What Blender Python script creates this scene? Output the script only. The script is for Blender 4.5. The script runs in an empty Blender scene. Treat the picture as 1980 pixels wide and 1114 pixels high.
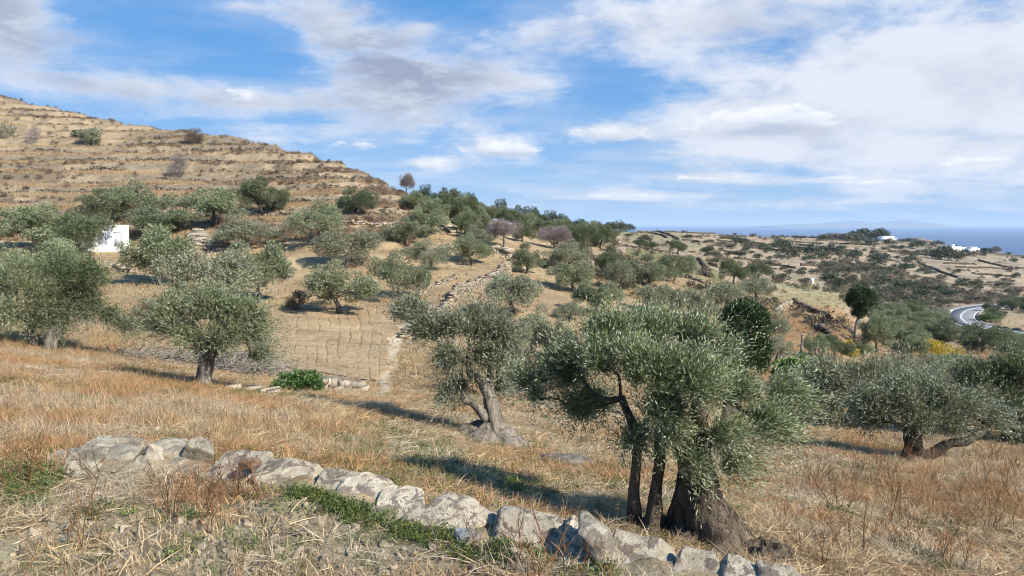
import bpy, math
import numpy as np
from mathutils import Vector, Matrix

# ---------------------------------------------------------------- camera
sc = bpy.context.scene
C = sc.collection
F, CX, CY = 1362.0, 990.0, 557.0          # focal length and centre of the photograph in its own pixels
PITCH = math.radians(5.24)
cam = bpy.data.cameras.new('camera')
cam.sensor_width = 36.0
cam.lens = 36.0 * F / 1980.0
cam.clip_start, cam.clip_end = 0.05, 150000.0
cam_ob = bpy.data.objects.new('camera', cam)
cam_ob.rotation_euler = (math.pi / 2 - PITCH, 0, 0)
C.objects.link(cam_ob)
sc.camera = cam_ob

# ---------------------------------------------------------------- sun, sky, exposure
SUN_ELEV, SUN_AZ = math.radians(36.5), math.radians(131.0)   # azimuth clockwise from +Y (the view direction)
SUN_STRENGTH, SKY_STRENGTH, EXPOSURE = 5.0, 0.09, 0.72
sdir = Vector((math.cos(SUN_ELEV) * math.sin(SUN_AZ), math.cos(SUN_ELEV) * math.cos(SUN_AZ), math.sin(SUN_ELEV)))
sun = bpy.data.lights.new('sun', 'SUN')
sun.energy, sun.angle, sun.color = SUN_STRENGTH, math.radians(0.53), (1.0, 0.94, 0.84)
sun_ob = bpy.data.objects.new('sun', sun)
sun_ob.rotation_euler = (-sdir).to_track_quat('-Z', 'Y').to_euler()
sun_ob.location = (60, -40, 60)
C.objects.link(sun_ob)
vs = sc.view_settings
vs.view_transform, vs.look, vs.gamma, vs.use_curve_mapping, vs.exposure = 'Standard', 'None', 1.0, False, EXPOSURE


class NT:
    """small helper for writing node trees"""
    def __init__(self, tree):
        self.t = tree
        tree.nodes.clear()

    def n(self, typ, **kw):
        nd = self.t.nodes.new(typ)
        for k, v in kw.items():
            setattr(nd, k, v)
        return nd

    def put(self, sock, v):
        if v is None:
            return
        if hasattr(v, 'links') or isinstance(v, bpy.types.NodeSocket):
            self.t.links.new(v, sock)
        else:
            if isinstance(v, (tuple, list)) and len(v) == 3 and sock.type == 'RGBA':
                v = (*v, 1.0)
            sock.default_value = v

    def m(self, op, a, b=None, c=None, clamp=False):
        nd = self.n('ShaderNodeMath', operation=op, use_clamp=clamp)
        self.put(nd.inputs[0], a); self.put(nd.inputs[1], b); self.put(nd.inputs[2], c)
        return nd.outputs[0]

    def vm(self, op, a, b=None):
        nd = self.n('ShaderNodeVectorMath', operation=op)
        self.put(nd.inputs[0], a); self.put(nd.inputs[1], b)
        return nd.outputs[0]

    def xyz(self, x, y, z):
        nd = self.n('ShaderNodeCombineXYZ')
        self.put(nd.inputs[0], x); self.put(nd.inputs[1], y); self.put(nd.inputs[2], z)
        return nd.outputs[0]

    def mix(self, f, a, b, mode='MIX'):
        nd = self.n('ShaderNodeMix', data_type='RGBA', blend_type=mode)
        nd.clamp_factor = True
        self.put(nd.inputs[0], f); self.put(nd.inputs[6], a); self.put(nd.inputs[7], b)
        return nd.outputs[2]

    def noise(self, vec, scale, detail=4.0, rough=0.55, dist=0.0):
        nd = self.n('ShaderNodeTexNoise')
        self.put(nd.inputs['Vector'], vec)
        nd.inputs['Scale'].default_value = scale
        nd.inputs['Detail'].default_value = detail
        nd.inputs['Roughness'].default_value = rough
        nd.inputs['Distortion'].default_value = dist
        return nd.outputs[0]

    def step(self, x, lo, hi):
        nd = self.n('ShaderNodeMapRange', interpolation_type='SMOOTHSTEP')
        self.put(nd.inputs[0], x)
        nd.inputs[1].default_value, nd.inputs[2].default_value = lo, hi
        return nd.outputs[0]

    def attr(self, name, typ='GEOMETRY'):
        return self.n('ShaderNodeAttribute', attribute_name=name, attribute_type=typ)


world = bpy.data.worlds.new('World')
sc.world = world
world.use_nodes = True
w = NT(world.node_tree)
tc = w.n('ShaderNodeTexCoord').outputs['Generated']
dirv = w.vm('NORMALIZE', tc)
sep = w.n('ShaderNodeSeparateXYZ'); w.put(sep.inputs[0], dirv)
X, Y, Z = sep.outputs
sky = w.n('ShaderNodeTexSky', sky_type='NISHITA')
sky.sun_disc = False
sky.sun_elevation, sky.sun_rotation = SUN_ELEV, SUN_AZ
sky.altitude, sky.air_density, sky.dust_density, sky.ozone_density = 150.0, 1.0, 0.6, 2.2
hs = w.n('ShaderNodeHueSaturation')
hs.inputs['Saturation'].default_value = 1.22
hs.inputs['Value'].default_value = 1.1
w.put(hs.inputs['Color'], sky.outputs[0])
skycol = hs.outputs[0]
az = w.m('ARCTAN2', X, Y)
el = w.m('ARCSINE', Z)
zc = w.m('ADD', w.m('MAXIMUM', Z, 0.0), 0.10)
q = w.xyz(w.m('DIVIDE', X, zc), w.m('DIVIDE', Y, zc), 0.0)


def blob(px, py, rx, ry, rot=0.0):
    """soft ellipse of cloud round one direction of the sky; radii in pixels of the photograph"""
    a0 = math.atan((px - CX) / F)
    e0 = math.atan((CY - py) / F) - PITCH
    da = w.m('MULTIPLY', w.m('SUBTRACT', az, a0), F / rx)
    de = w.m('MULTIPLY', w.m('SUBTRACT', el, e0), F / ry)
    if rot:
        c, s = math.cos(rot), math.sin(rot)
        k = rx / ry
        da2 = w.m('ADD', w.m('MULTIPLY', da, c), w.m('MULTIPLY', de, s / k))
        de2 = w.m('SUBTRACT', w.m('MULTIPLY', de, c), w.m('MULTIPLY', da, s * k))
        da, de = da2, de2
    r2 = w.m('ADD', w.m('MULTIPLY', da, da), w.m('MULTIPLY', de, de))
    return w.m('POWER', 2.718, w.m('MULTIPLY', r2, -1.0))


def total(terms):
    acc = None
    for wt, b in terms:
        t = w.m('MULTIPLY', b, wt)
        acc = t if acc is None else w.m('ADD', acc, t)
    return acc


adir = w.xyz(az, w.m('MULTIPLY', el, 2.1), 0.0)            # puffs near the horizon look flattened
n_wisp = w.noise(w.vm('MULTIPLY', q, (0.55, 1.0, 1.0)), 1.15, 7.0, 0.58, 0.35)
n_puff = w.noise(adir, 7.0, 8.0, 0.62, 0.25)
n_big = w.noise(adir, 2.6, 4.0, 0.5, 0.2)
dark_b = total([(0.9, blob(60, 140, 230, 85, -0.30)), (0.85, blob(690, 95, 150, 85, -0.2)), (0.85, blob(850, 150, 170, 66, -0.1)),
                (0.60, blob(420, 222, 110, 26)), (0.6, blob(740, 225, 170, 40)), (0.45, blob(1130, 90, 150, 45)), (0.40, blob(1400, 60, 140, 40)),
                (0.45, blob(20, 40, 90, 80)), (0.12, blob(1700, 250, 420, 50)), (0.15, blob(1250, 330, 400, 40)), (0.40, blob(1420, 268, 130, 14)), (0.4, blob(380, 60, 140, 40))])
cover = total([(0.34, blob(1860, 130, 500, 210)), (0.24, blob(1600, 215, 350, 85)), (0.20, blob(1750, 330, 420, 60)), (0.24, blob(1140, 60, 170, 60)), (0.20, blob(1400, 55, 150, 42)),
               (0.28, blob(70, 145, 200, 70, -0.35)), (0.22, blob(690, 90, 150, 88, -0.25)), (0.23, blob(870, 150, 190, 66, -0.12)), (0.18, blob(1010, 180, 110, 34, -0.2)),
               (0.16, blob(620, 30, 140, 50)), (0.24, blob(460, 212, 130, 36)), (0.16, blob(250, 205, 110, 34)), (0.22, blob(720, 225, 200, 48)),
               (0.16, blob(330, 40, 230, 40)), (0.26, blob(10, 50, 70, 80)), (0.08, blob(330, 130, 170, 18)),
               (0.36, blob(950, 286, 90, 22)), (0.30, blob(830, 316, 60, 15)), (0.32, blob(1180, 260, 100, 15)),
               (0.32, blob(1420, 250, 125, 28)), (0.28, blob(1350, 347, 70, 8)), (0.24, blob(1190, 381, 110, 7)), (0.12, blob(850, 270, 260, 60)), (0.10, blob(1300, 380, 400, 30)),
               (-0.22, blob(1180, 175, 110, 40)), (-0.20, blob(450, 95, 130, 50)), (-0.18, blob(1030, 225, 130, 22)), (-0.16, blob(210, 90, 80, 60)),
               (-0.18, blob(900, 20, 90, 24))])
horizon = w.m('POWER', 2.718, w.m('MULTIPLY', w.m('MAXIMUM', el, 0.0), -7.0))
K = 0.74 / SKY_STRENGTH
skycol = w.mix(0.85, skycol, w.mix(horizon, tuple(K * v for v in (0.046, 0.245, 0.61)), tuple(K * v for v in (0.31, 0.49, 0.77))))
n_fine = w.noise(w.vm('MULTIPLY', adir, (1.0, 1.25, 1.0)), 12.0, 9.0, 0.60, 0.2)
warp = w.m('MULTIPLY', w.m('SUBTRACT', n_fine, 0.5), 0.42)
base = w.m('ADD', w.m('ADD', w.m('MULTIPLY', n_wisp, 0.75), w.m('MULTIPLY_ADD', n_puff, 0.65, -0.20)), warp)
dens = w.m('ADD', base, cover)
alpha = w.m('MULTIPLY', w.step(dens, 0.54, 0.92), 0.96)
veil = w.m('MULTIPLY', w.step(w.m('ADD', w.m('ADD', n_wisp, w.m('MULTIPLY', warp, 0.4)), w.m('MULTIPLY', cover, 0.55)), 0.44, 0.82), 0.48)
alpha = w.m('MAXIMUM', alpha, veil)
shade = w.m('SUBTRACT', w.m('ADD', 1.0, w.m('ADD', w.m('MULTIPLY', w.m('SUBTRACT', n_puff, 0.5), 1.7), w.m('MULTIPLY', warp, 0.9))),
            w.m('MULTIPLY', dark_b, w.m('MULTIPLY', w.step(w.m('ADD', dens, w.m('MULTIPLY', w.m('SUBTRACT', n_fine, 0.5), 0.7)), 0.60, 1.0), 0.95)), clamp=True)
cloud = w.mix(shade, tuple(K * v for v in (0.30, 0.345, 0.46)), tuple(K * v for v in (0.675, 0.71, 0.79)))
final = w.mix(alpha, skycol, cloud)
# small heaped clouds with crisp tops and greyer feet
n_cum = w.noise(w.vm('MULTIPLY', adir, (1.0, 1.2, 1.0)), 26.0, 8.0, 0.60, 0.1)
CUM = [(945, 284, 72, 20), (1005, 292, 70, 12), (830, 316, 50, 14), (1150, 255, 62, 13), (1215, 264, 55, 14), (1400, 250, 80, 24), (1490, 238, 70, 26), (1545, 252, 90, 24), (470, 200, 40, 14),
       (1320, 347, 26, 7), (1365, 349, 50, 5), (1170, 381, 46, 5), (1235, 380, 40, 4), (1600, 352, 50, 5), (1700, 362, 60, 5), (1880, 330, 60, 8), (700, 283, 50, 9)]
cum = total([(0.8, blob(*c)) for c in CUM])
foot = total([(0.8, blob(c[0], c[1] + c[3] * 0.75, c[2] * 1.1, c[3] * 0.7)) for c in CUM])
ca = w.m('MULTIPLY', w.step(w.m('ADD', cum, w.m('ADD', w.m('MULTIPLY', w.m('SUBTRACT', n_cum, 0.5), 2.6), w.m('MULTIPLY', w.m('SUBTRACT', n_puff, 0.5), 1.2))), 0.38, 0.95), w.m('MULTIPLY', w.step(cum, 0.06, 0.30), 0.82))
cs_ = w.m('SUBTRACT', w.m('ADD', 1.02, w.m('MULTIPLY', w.m('SUBTRACT', n_cum, 0.5), 1.4)), w.m('MULTIPLY', foot, 0.75), clamp=True)
final = w.mix(ca, final, w.mix(cs_, tuple(K * v for v in (0.42, 0.48, 0.61)), tuple(K * v for v in (0.80, 0.83, 0.89))))
bg = w.n('ShaderNodeBackground')
bg.inputs['Strength'].default_value = SKY_STRENGTH
w.put(bg.inputs['Color'], final)
wo = w.n('ShaderNodeOutputWorld')
w.t.links.new(bg.outputs[0], wo.inputs['Surface'])
sc.cycles.max_bounces = 6
sc.cycles.diffuse_bounces = 3
sc.cycles.transparent_max_bounces = 8
sc.cycles.volume_bounces = 1
sc.cycles.filter_width = 1.05

# ---------------------------------------------------------------- noise, meshes
def _hash(ix, iy, iz, seed):
    h = (ix.astype(np.int64) * 374761393 + iy.astype(np.int64) * 668265263 + iz.astype(np.int64) * 2147483647 + seed * 144665) & 0xFFFFFFFF
    h = ((h ^ (h >> 13)) * 1274126177) & 0xFFFFFFFF
    h = ((h ^ (h >> 16)) * 2246822519) & 0xFFFFFFFF
    return ((h ^ (h >> 15)) & 0xFFFFFF) / float(0xFFFFFF)


def vnoise(x, y, z=None, seed=0):
    x = np.asarray(x, float); y = np.asarray(y, float)
    z = np.zeros_like(x) if z is None else np.asarray(z, float)
    ix, iy, iz = np.floor(x), np.floor(y), np.floor(z)
    fx, fy, fz = x - ix, y - iy, z - iz
    fx, fy, fz = fx * fx * (3 - 2 * fx), fy * fy * (3 - 2 * fy), fz * fz * (3 - 2 * fz)
    r = 0
    for a in (0, 1):
        for b in (0, 1):
            for c in (0, 1):
                wgt = (fx if a else 1 - fx) * (fy if b else 1 - fy) * (fz if c else 1 - fz)
                r = r + wgt * _hash(ix + a, iy + b, iz + c, seed)
    return r


def fbm(x, y, z=None, seed=0, octv=4, gain=0.5):
    a, s, t = 1.0, 0.0, 0.0
    for k in range(octv):
        f = 2.03 ** k
        s = s + a * vnoise(np.asarray(x) * f + 17.3 * k, np.asarray(y) * f - 9.1 * k, None if z is None else np.asarray(z) * f, seed + k)
        t += a
        a *= gain
    return s / t


def sstep(x, lo, hi):
    t = np.clip((np.asarray(x, float) - lo) / (hi - lo), 0, 1)
    return t * t * (3 - 2 * t)


def mesh_np(name, V, Fq, mat=None, smooth=False, col=None, var=None):
    V = np.ascontiguousarray(V, dtype=np.float32); Fq = np.ascontiguousarray(Fq, dtype=np.int32)
    me = bpy.data.meshes.new(name)
    n, k = Fq.shape
    me.vertices.add(len(V)); me.vertices.foreach_set('co', V.ravel())
    me.loops.add(n * k); me.loops.foreach_set('vertex_index', Fq.ravel())
    me.polygons.add(n)
    me.polygons.foreach_set('loop_start', np.arange(0, n * k, k, dtype=np.int32))
    if smooth:
        me.polygons.foreach_set('use_smooth', np.ones(n, dtype=bool))
    if col is not None:
        a = me.attributes.new('col', 'FLOAT_COLOR', 'POINT')
        c4 = np.ones((len(V), 4), dtype=np.float32); c4[:, :3] = col
        a.data.foreach_set('color', c4.ravel())
    if var is not None:
        a = me.attributes.new('var', 'FLOAT', 'POINT')
        a.data.foreach_set('value', np.ascontiguousarray(var, dtype=np.float32))
    me.update(calc_edges=True)
    if mat:
        me.materials.append(mat)
    return me


class Buf:
    """collects quads"""
    def __init__(self):
        self.V, self.F, self.A, self.n = [], [], [], 0

    def add(self, V, Fq, var=None):
        self.V.append(np.asarray(V, float)); self.F.append(np.asarray(Fq, int) + self.n)
        self.A.append(np.full(len(V), 0.5) if var is None else np.broadcast_to(np.asarray(var, float), (len(V),)))
        self.n += len(V)

    def mesh(self, name, mat, smooth=False):
        return mesh_np(name, np.concatenate(self.V), np.concatenate(self.F), mat, smooth, var=np.concatenate(self.A))


def obj(name, me, parent=None, loc=None):
    o = bpy.data.objects.new(name, me)
    C.objects.link(o)
    if parent is not None:
        o.parent = parent
    if loc is not None:
        o.location = loc
    return o


def tag(o, label=None, cat=None, group=None, kind=None):
    if label: o['label'] = label
    if cat: o['category'] = cat
    if group: o['group'] = group
    if kind: o['kind'] = kind
    return o


def thing(name, label, cat, loc=(0, 0, 0), group=None, rz=0.0):
    o = bpy.data.objects.new(name, None)
    o.empty_display_size = 0.2
    C.objects.link(o)
    o.location = loc
    o.rotation_euler = (0, 0, rz)
    return tag(o, label, cat, group)


def norm(v):
    return v / (np.linalg.norm(v, axis=-1, keepdims=True) + 1e-9)


def tube(P, R, k=7, cap=True):
    """tapered tube along points P with radii R -> verts, quads"""
    P = np.asarray(P, float); R = np.asarray(R, float)
    n = len(P)
    T = norm(np.gradient(P, axis=0))
    ref = np.array([0.31, 0.87, 0.38])
    A = norm(np.cross(T, ref)); B = np.cross(T, A)
    th = np.linspace(0, 2 * np.pi, k, endpoint=False)
    V = P[:, None, :] + R[:, None, None] * (np.cos(th)[None, :, None] * A[:, None, :] + np.sin(th)[None, :, None] * B[:, None, :])
    V = V.reshape(-1, 3)
    i = np.arange(n - 1)[:, None] * k; j = np.arange(k)[None, :]; j2 = (j + 1) % k
    Q = np.stack([i + j, i + j2, i + k + j2, i + k + j], -1).reshape(-1, 4)
    if cap:
        V = np.concatenate([V, P[-1:] + T[-1:] * R[-1] * 0.4])
        e = (n - 1) * k; t = len(V) - 1
        Q = np.concatenate([Q, np.array([[e + a, e + (a + 1) % k, t, t] for a in range(0, k)])[:, [0, 1, 2, 2]]]) if False else Q
    return V[: n * k], Q


def smooth_path(P, n):
    P = np.asarray(P, float)
    t = np.linspace(0, len(P) - 1, n)
    out = []
    for tt in t:
        i = int(min(math.floor(tt), len(P) - 2)); f = tt - i
        p0 = P[max(i - 1, 0)]; p1 = P[i]; p2 = P[i + 1]; p3 = P[min(i + 2, len(P) - 1)]
        out.append(0.5 * (2 * p1 + (p2 - p0) * f + (2 * p0 - 5 * p1 + 4 * p2 - p3) * f * f + (3 * p1 - p0 - 3 * p2 + p3) * f ** 3))
    return np.array(out)


def box_faces():
    return np.array([[0, 3, 2, 1], [4, 5, 6, 7], [0, 1, 5, 4], [1, 2, 6, 5], [2, 3, 7, 6], [3, 0, 4, 7]])


def box(cx, cy, cz, sx, sy, sz):
    x, y, z = sx / 2, sy / 2, sz / 2
    V = np.array([[-x, -y, -z], [x, -y, -z], [x, y, -z], [-x, y, -z], [-x, -y, z], [x, -y, z], [x, y, z], [-x, y, z]]) + np.array([cx, cy, cz])
    return V, box_faces()

# ---------------------------------------------------------------- camera geometry
cP, sP = math.cos(PITCH), math.sin(PITCH)


def px_uv(px, py):
    """slope x/y and z/y of the ray through a point of the photograph"""
    dx = (np.asarray(px, float) - CX) / F; dv = (CY - np.asarray(py, float)) / F
    yy = cP + dv * sP
    return dx / yy, (dv * cP - sP) / yy


def proj(x, y, z):
    yc = y * cP - z * sP
    zc_ = y * sP + z * cP
    return CX + F * x / yc, CY - F * zc_ / yc


def P3(px, py, d):
    u, v = px_uv(px, py)
    return np.array([u * d, d, v * d])


# ---------------------------------------------------------------- the lie of the land
# each column of the hillside: (row of the photograph, distance in metres)
COLS = {
    0: [(1114, 4.3), (870, 6.8), (780, 11), (700, 18), (650, 25), (620, 34), (560, 52), (485, 75), (430, 92), (390, 108), (300, 138), (230, 158), (182, 172)],
    250: [(1114, 4.2), (870, 6.6), (800, 10), (740, 16), (690, 24), (640, 32), (590, 42), (540, 55), (485, 75), (430, 92), (390, 106), (340, 120), (280, 142), (229, 158)],
    500: [(1114, 4.3), (900, 6.6), (830, 9.5), (780, 14), (750, 19), (715, 26), (690, 30), (640, 38), (590, 49), (540, 60), (485, 73), (440, 86), (415, 98), (380, 108), (320, 122), (265, 138)],
    700: [(1114, 5.0), (930, 7.1), (850, 10.5), (800, 14.5), (770, 19), (755, 26), (700, 31), (650, 38.5), (605, 48.5), (570, 56), (530, 63), (480, 73), (450, 80), (410, 95), (370, 106), (325, 120)],
    780: [(1114, 5.0), (950, 6.8), (850, 11.5), (800, 15.5), (772, 20), (755, 26), (700, 31), (650, 38.5), (605, 48.5), (565, 57), (510, 68), (470, 80), (430, 92), (366, 110)],
    850: [(1114, 5.0), (970, 6.6), (900, 9), (850, 12.5), (800, 17), (775, 22), (755, 26), (700, 31.5), (650, 39), (600, 49), (550, 60), (500, 72), (460, 84), (420, 98), (398, 115)],
    1000: [(1114, 5.2), (1010, 6.4), (930, 9), (865, 13.5), (810, 18.5), (780, 23), (740, 28), (690, 37), (640, 43), (600, 48), (560, 58), (525, 68), (490, 80), (460, 100), (440, 125), (430, 150)],
    1125: [(1114, 5.4), (1030, 6.6), (940, 9.5), (870, 14), (820, 19), (780, 24), (730, 31), (660, 41), (600, 54), (560, 66), (520, 82), (490, 100), (465, 135), (450, 190), (442, 300)],
    1250: [(1114, 5.5), (1030, 7), (940, 10), (870, 14.5), (820, 20), (780, 25), (720, 34), (650, 48), (590, 64), (540, 82), (500, 120), (480, 180), (465, 280), (452, 430), (446, 560)],
    1375: [(1114, 5.6), (1030, 7.2), (940, 10.3), (870, 15), (820, 21), (780, 26), (720, 35), (660, 50), (610, 66), (560, 90), (520, 140), (490, 230), (470, 380), (455, 600), (450, 720)],
    1500: [(1114, 5.8), (1030, 7.4), (940, 10.5), (870, 15.3), (820, 22), (780, 27), (720, 36), (660, 55), (610, 75), (560, 130), (520, 230), (490, 360), (470, 550), (457, 800)],
    1625: [(1114, 6.0), (1030, 7.7), (940, 11), (870, 16), (820, 23), (780, 28), (730, 38), (690, 48), (655, 60), (600, 95), (560, 160), (520, 280), (490, 430), (470, 620), (460, 800)],
    1750: [(1114, 6.2), (1030, 8), (940, 11.5), (895, 15.5), (820, 24), (760, 36), (690, 70), (640, 130), (600, 210), (560, 280), (520, 400), (490, 560), (470, 720), (463, 800)],
    1875: [(1114, 6.4), (1030, 8.3), (940, 12), (870, 18), (820, 24), (780, 30), (730, 45), (690, 75), (640, 140), (600, 215), (560, 300), (520, 430), (495, 600), (482, 740)],
    1980: [(1114, 6.6), (1030, 8.5), (940, 12.5), (870, 19), (820, 26), (780, 34), (730, 50), (690, 75), (640, 150), (600, 230), (560, 330), (520, 480), (500, 620), (491, 720)],
}
COLS[-900] = [(p + 10, d) for p, d in COLS[0]]
COLS[2900] = [(p + 22 * (p < 700), d) for p, d in COLS[1980]]
SKYL = np.array([(-900, 118), (0, 170), (60, 186), (120, 201), (200, 220), (300, 238), (400, 251), (500, 266), (530, 273), (600, 291), (650, 306), (700, 326), (740, 346), (775, 367),
                 (800, 386), (850, 400), (900, 414), (950, 424), (1000, 432), (1060, 438), (1120, 442), (1180, 444), (1250, 446), (1300, 446), (1375, 450), (1430, 454), (1500, 457),
                 (1560, 458), (1625, 460), (1700, 462), (1760, 464), (1800, 470), (1850, 478), (1900, 485), (1980, 492), (2300, 512), (2900, 530)], float)
NT_ = 90
TT = np.linspace(0, 1, NT_)
cpx = np.array(sorted(COLS))
ctab = []
for p in cpx:
    a = np.array(COLS[p], float)
    t = (1114 - a[:, 0]) / (1114 - a[-1, 0])
    ctab.append(np.interp(TT, t, np.log(a[:, 1])))
ctab = np.array(ctab)
UPX = np.linspace(-900, 2900, 761)
LDG = np.linspace(math.log(0.6), math.log(1500), 900)
DG = np.exp(LDG)
LDt = np.stack([np.interp(UPX, cpx, ctab[:, k]) for k in range(NT_)], 1)
SK = np.interp(UPX, SKYL[:, 0], SKYL[:, 1])
ZG = np.zeros((len(UPX), len(LDG)))
for i, p in enumerate(UPX):
    py = 1114 + (SK[i] - 1114) * TT
    _, v = px_uv(p, py)
    ld = LDt[i]
    z = v * np.exp(ld)
    zz = np.interp(LDG, ld, z)
    first = np.exp(ld[0])
    m0 = DG < first
    zz[m0] = z[0] + (first - DG[m0]) * 0.06
    last = np.exp(ld[-1])
    m1 = DG > last
    far = p > 1150
    t = DG[m1] - last
    zz[m1] = z[-1] - np.where(t < 12, t * t * 0.006, 0.86 + (t - 12) * (0.30 if far else 0.16))
    ZG[i] = zz


def blur(A, s, ax):
    r = int(3 * s) + 1
    k = np.exp(-0.5 * (np.arange(-r, r + 1) / s) ** 2); k /= k.sum()
    pad = [(0, 0), (0, 0)]; pad[ax] = (r, r)
    B = np.pad(A, pad, mode='edge')
    return np.apply_along_axis(lambda q_: np.convolve(q_, k, 'valid'), ax, B)


ZG = blur(blur(ZG, 3.5, 1), 5.0, 0)
ZG = np.maximum(ZG, -175.0)
UG = (UPX - CX) / F / 1.003

# front edge of the retaining wall by the camera: pixels of the photograph on the flat ground in front of it
NEAR_Z = -2.16
WPX = [(-60, 893), (60, 884), (150, 880), (250, 872), (330, 872), (430, 890), (520, 898), (600, 915), (700, 942), (780, 964), (880, 986), (1020, 1014), (1130, 1045), (1240, 1066), (1340, 1086), (1430, 1104), (1500, 1122)]
wxy = []
for a, b in WPX:
    u, v = px_uv(a, b)
    d = (NEAR_Z + 0.12) / v
    wxy.append((u * d, d))
wxy = np.array(wxy)


def wall_y(x):
    x = np.asarray(x, float)
    y = np.interp(x, wxy[:, 0], wxy[:, 1])
    e = wxy[-1]
    y = np.where(x > e[0], e[1] - (x - e[0]) * 1.1, y)
    return y


# the road down in the valley: (pixel, distance)
ROAD = [(2050, 590, 246), (1990, 590.5, 242), (1940, 591.5, 238), (1900, 594.5, 230), (1872, 600, 218), (1859, 609, 203), (1861, 619, 190), (1878, 628.5, 178), (1915, 638, 168), (1985, 650, 155), (2080, 665, 140)]
rp = smooth_path(np.array([P3(*r) for r in ROAD]), 90)
rp[:, 2] = blur(rp[:, 2][None], 6, 1)[0]


def terrain_raw(x, y):
    x = np.asarray(x, float); y = np.asarray(y, float)
    yy = np.maximum(y, 0.7)
    u = np.clip(x / yy, UG[0], UG[-1]); ld = np.log(yy)
    fu = (u - UG[0]) / (UG[1] - UG[0]); fl = np.clip((ld - LDG[0]) / (LDG[1] - LDG[0]), 0, len(LDG) - 1.001)
    iu = np.clip(fu.astype(int), 0, len(UG) - 2); il = fl.astype(int)
    a = np.clip(fu - iu, 0, 1); b = fl - il
    return (ZG[iu, il] * (1 - a) * (1 - b) + ZG[iu + 1, il] * a * (1 - b) + ZG[iu, il + 1] * (1 - a) * b + ZG[iu + 1, il + 1] * a * b)


STEP_H = 2.1


def hill_weight(x, y):
    yy = np.maximum(y, 1.0)
    return sstep(yy, 84, 98) * sstep(-x / yy, 0.13, 0.19)


def mid_weight(x, y):
    yy = np.maximum(y, 1.0)
    return sstep(yy, 56, 64) * (1 - sstep(yy, 86, 97)) * sstep(-x / yy, -0.02, 0.06)


def hill_wob(x, y):
    return (fbm(x * 0.02, y * 0.02, seed=21) - 0.5) * 1.6 + (fbm(x * 0.055, y * 0.055, seed=22) - 0.5) * 1.1


def hill_phase(x, y):
    """where in a terrace step a point of the hill lies: over 0.66 is the steep face"""
    q_ = (terrain_raw(x, y) + hill_wob(x, y)) / STEP_H
    return q_ - np.floor(q_)


def stair(z, h, lo, hi):
    k = np.floor(z / h); f = z / h - k
    return (k + sstep(f, lo, hi)) * h


def field_mask(x, y, z=None):
    """the ploughed field below the terraces"""
    px, py = proj(x, y, terrain_raw(x, y))
    px = px + (fbm(x * 0.4, y * 0.4, seed=5) - 0.5) * 40
    edge = np.interp(py, [595, 620, 660, 700, 740, 770], [800, 775, 752, 740, 728, 720])
    left = np.interp(py, [560, 600, 650, 700, 740], [500, 505, 505, 515, 560])
    return sstep(px, left - 12, left + 12) * (1 - sstep(px, edge - 6, edge + 6)) * sstep(py, 588, 604) * (1 - sstep(py, 738, 750)) * (y > 20)


def terrain(x, y):
    x = np.asarray(x, float); y = np.asarray(y, float)
    z = terrain_raw(x, y)
    d = np.hypot(x, np.maximum(y, 0))
    # flat ground in front of the retaining wall
    near = NEAR_Z + (fbm(x * 0.9, y * 0.9, seed=3) - 0.5) * 0.16 + np.clip(2.6 - y, 0, 60) * 0.10
    t = sstep(y - wall_y(x), 0.10, 0.42)
    z = near * (1 - t) + z * t
    # roughness of the ground
    amp = np.interp(d, [3, 12, 40, 120, 300, 900], [0.07, 0.16, 0.25, 0.7, 1.6, 2.4]) * (1 - 0.35 * hill_weight(x, y))
    sc_ = np.interp(d, [3, 12, 40, 120, 300, 900], [1.3, 0.8, 0.35, 0.14, 0.06, 0.035])
    k = np.zeros_like(z)
    for s, lo, hi in ((1.1, 0, 16), (0.4, 8, 60), (0.15, 30, 170), (0.055, 110, 2000)):
        wgt = sstep(d, lo * 0.6, lo + 1e-3 + lo * 0.4) * (1 - sstep(d, hi * 0.7, hi))
        k = k + wgt * (fbm(x * s, y * s, seed=11, octv=4) - 0.5)
    fm = field_mask(x, y)
    z = z + k * amp * (1 - 0.75 * fm) * np.where(d < 5.5, 0.5, 1.0)
    # terraces of the hill and of the slope below it
    hw = hill_weight(x, y)
    wob = hill_wob(x, y)
    broken = 0.30 + 0.55 * sstep(fbm(x * 0.045, y * 0.09, seed=23), 0.38, 0.62)
    z = z + hw * (stair(z + wob, STEP_H, 0.66, 0.98) - (z + wob)) * broken
    mw = mid_weight(x, y)
    z = z + mw * (stair(z + wob, 1.3, 0.62, 0.98) - (z + wob)) * 0.55
    # the road bed
    sel = (y > 110) & (y < 290) & (x > 60) & (x < 260)
    if np.any(sel):
        xs, ys = x[sel], y[sel]
        dd = np.hypot(xs[:, None] - rp[None, :, 0], ys[:, None] - rp[None, :, 1])
        j = dd.argmin(1); dm = dd[np.arange(len(xs)), j]
        wr = 1 - sstep(dm, 5.0, 20.0)
        zs = z[sel]
        z[sel] = zs * (1 - wr) + (rp[j, 2] - 0.15) * wr
    return z


def tz(x, y):
    return float(terrain(np.array([x]), np.array([y]))[0])


HD = np.exp(np.linspace(math.log(2.6), math.log(1100), 420))


def hit(px, py, fallback=None):
    """the point of the ground seen at a point of the photograph"""
    u, v = px_uv(px, py)
    D = HD
    for _ in range(2):
        zt = terrain(u * D, D)
        m = np.nonzero(zt >= v * D)[0]
        if len(m) == 0:
            if fallback is None:
                for k in range(1, 24):
                    r = hit(px, py + k, -1.0)
                    if r is not None:
                        return r
            if fallback == -1.0:
                return None
            d = fallback or 120.0
            return np.array([u * d, d, tz(u * d, d)])
        i = m[0]
        D = np.linspace(D[max(i - 1, 0)], D[i], 16)
    d = float(D[min(np.nonzero(terrain(u * D, D) >= v * D)[0][:1].tolist() or [15])])
    return np.array([u * d, d, tz(u * d, d)])


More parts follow.
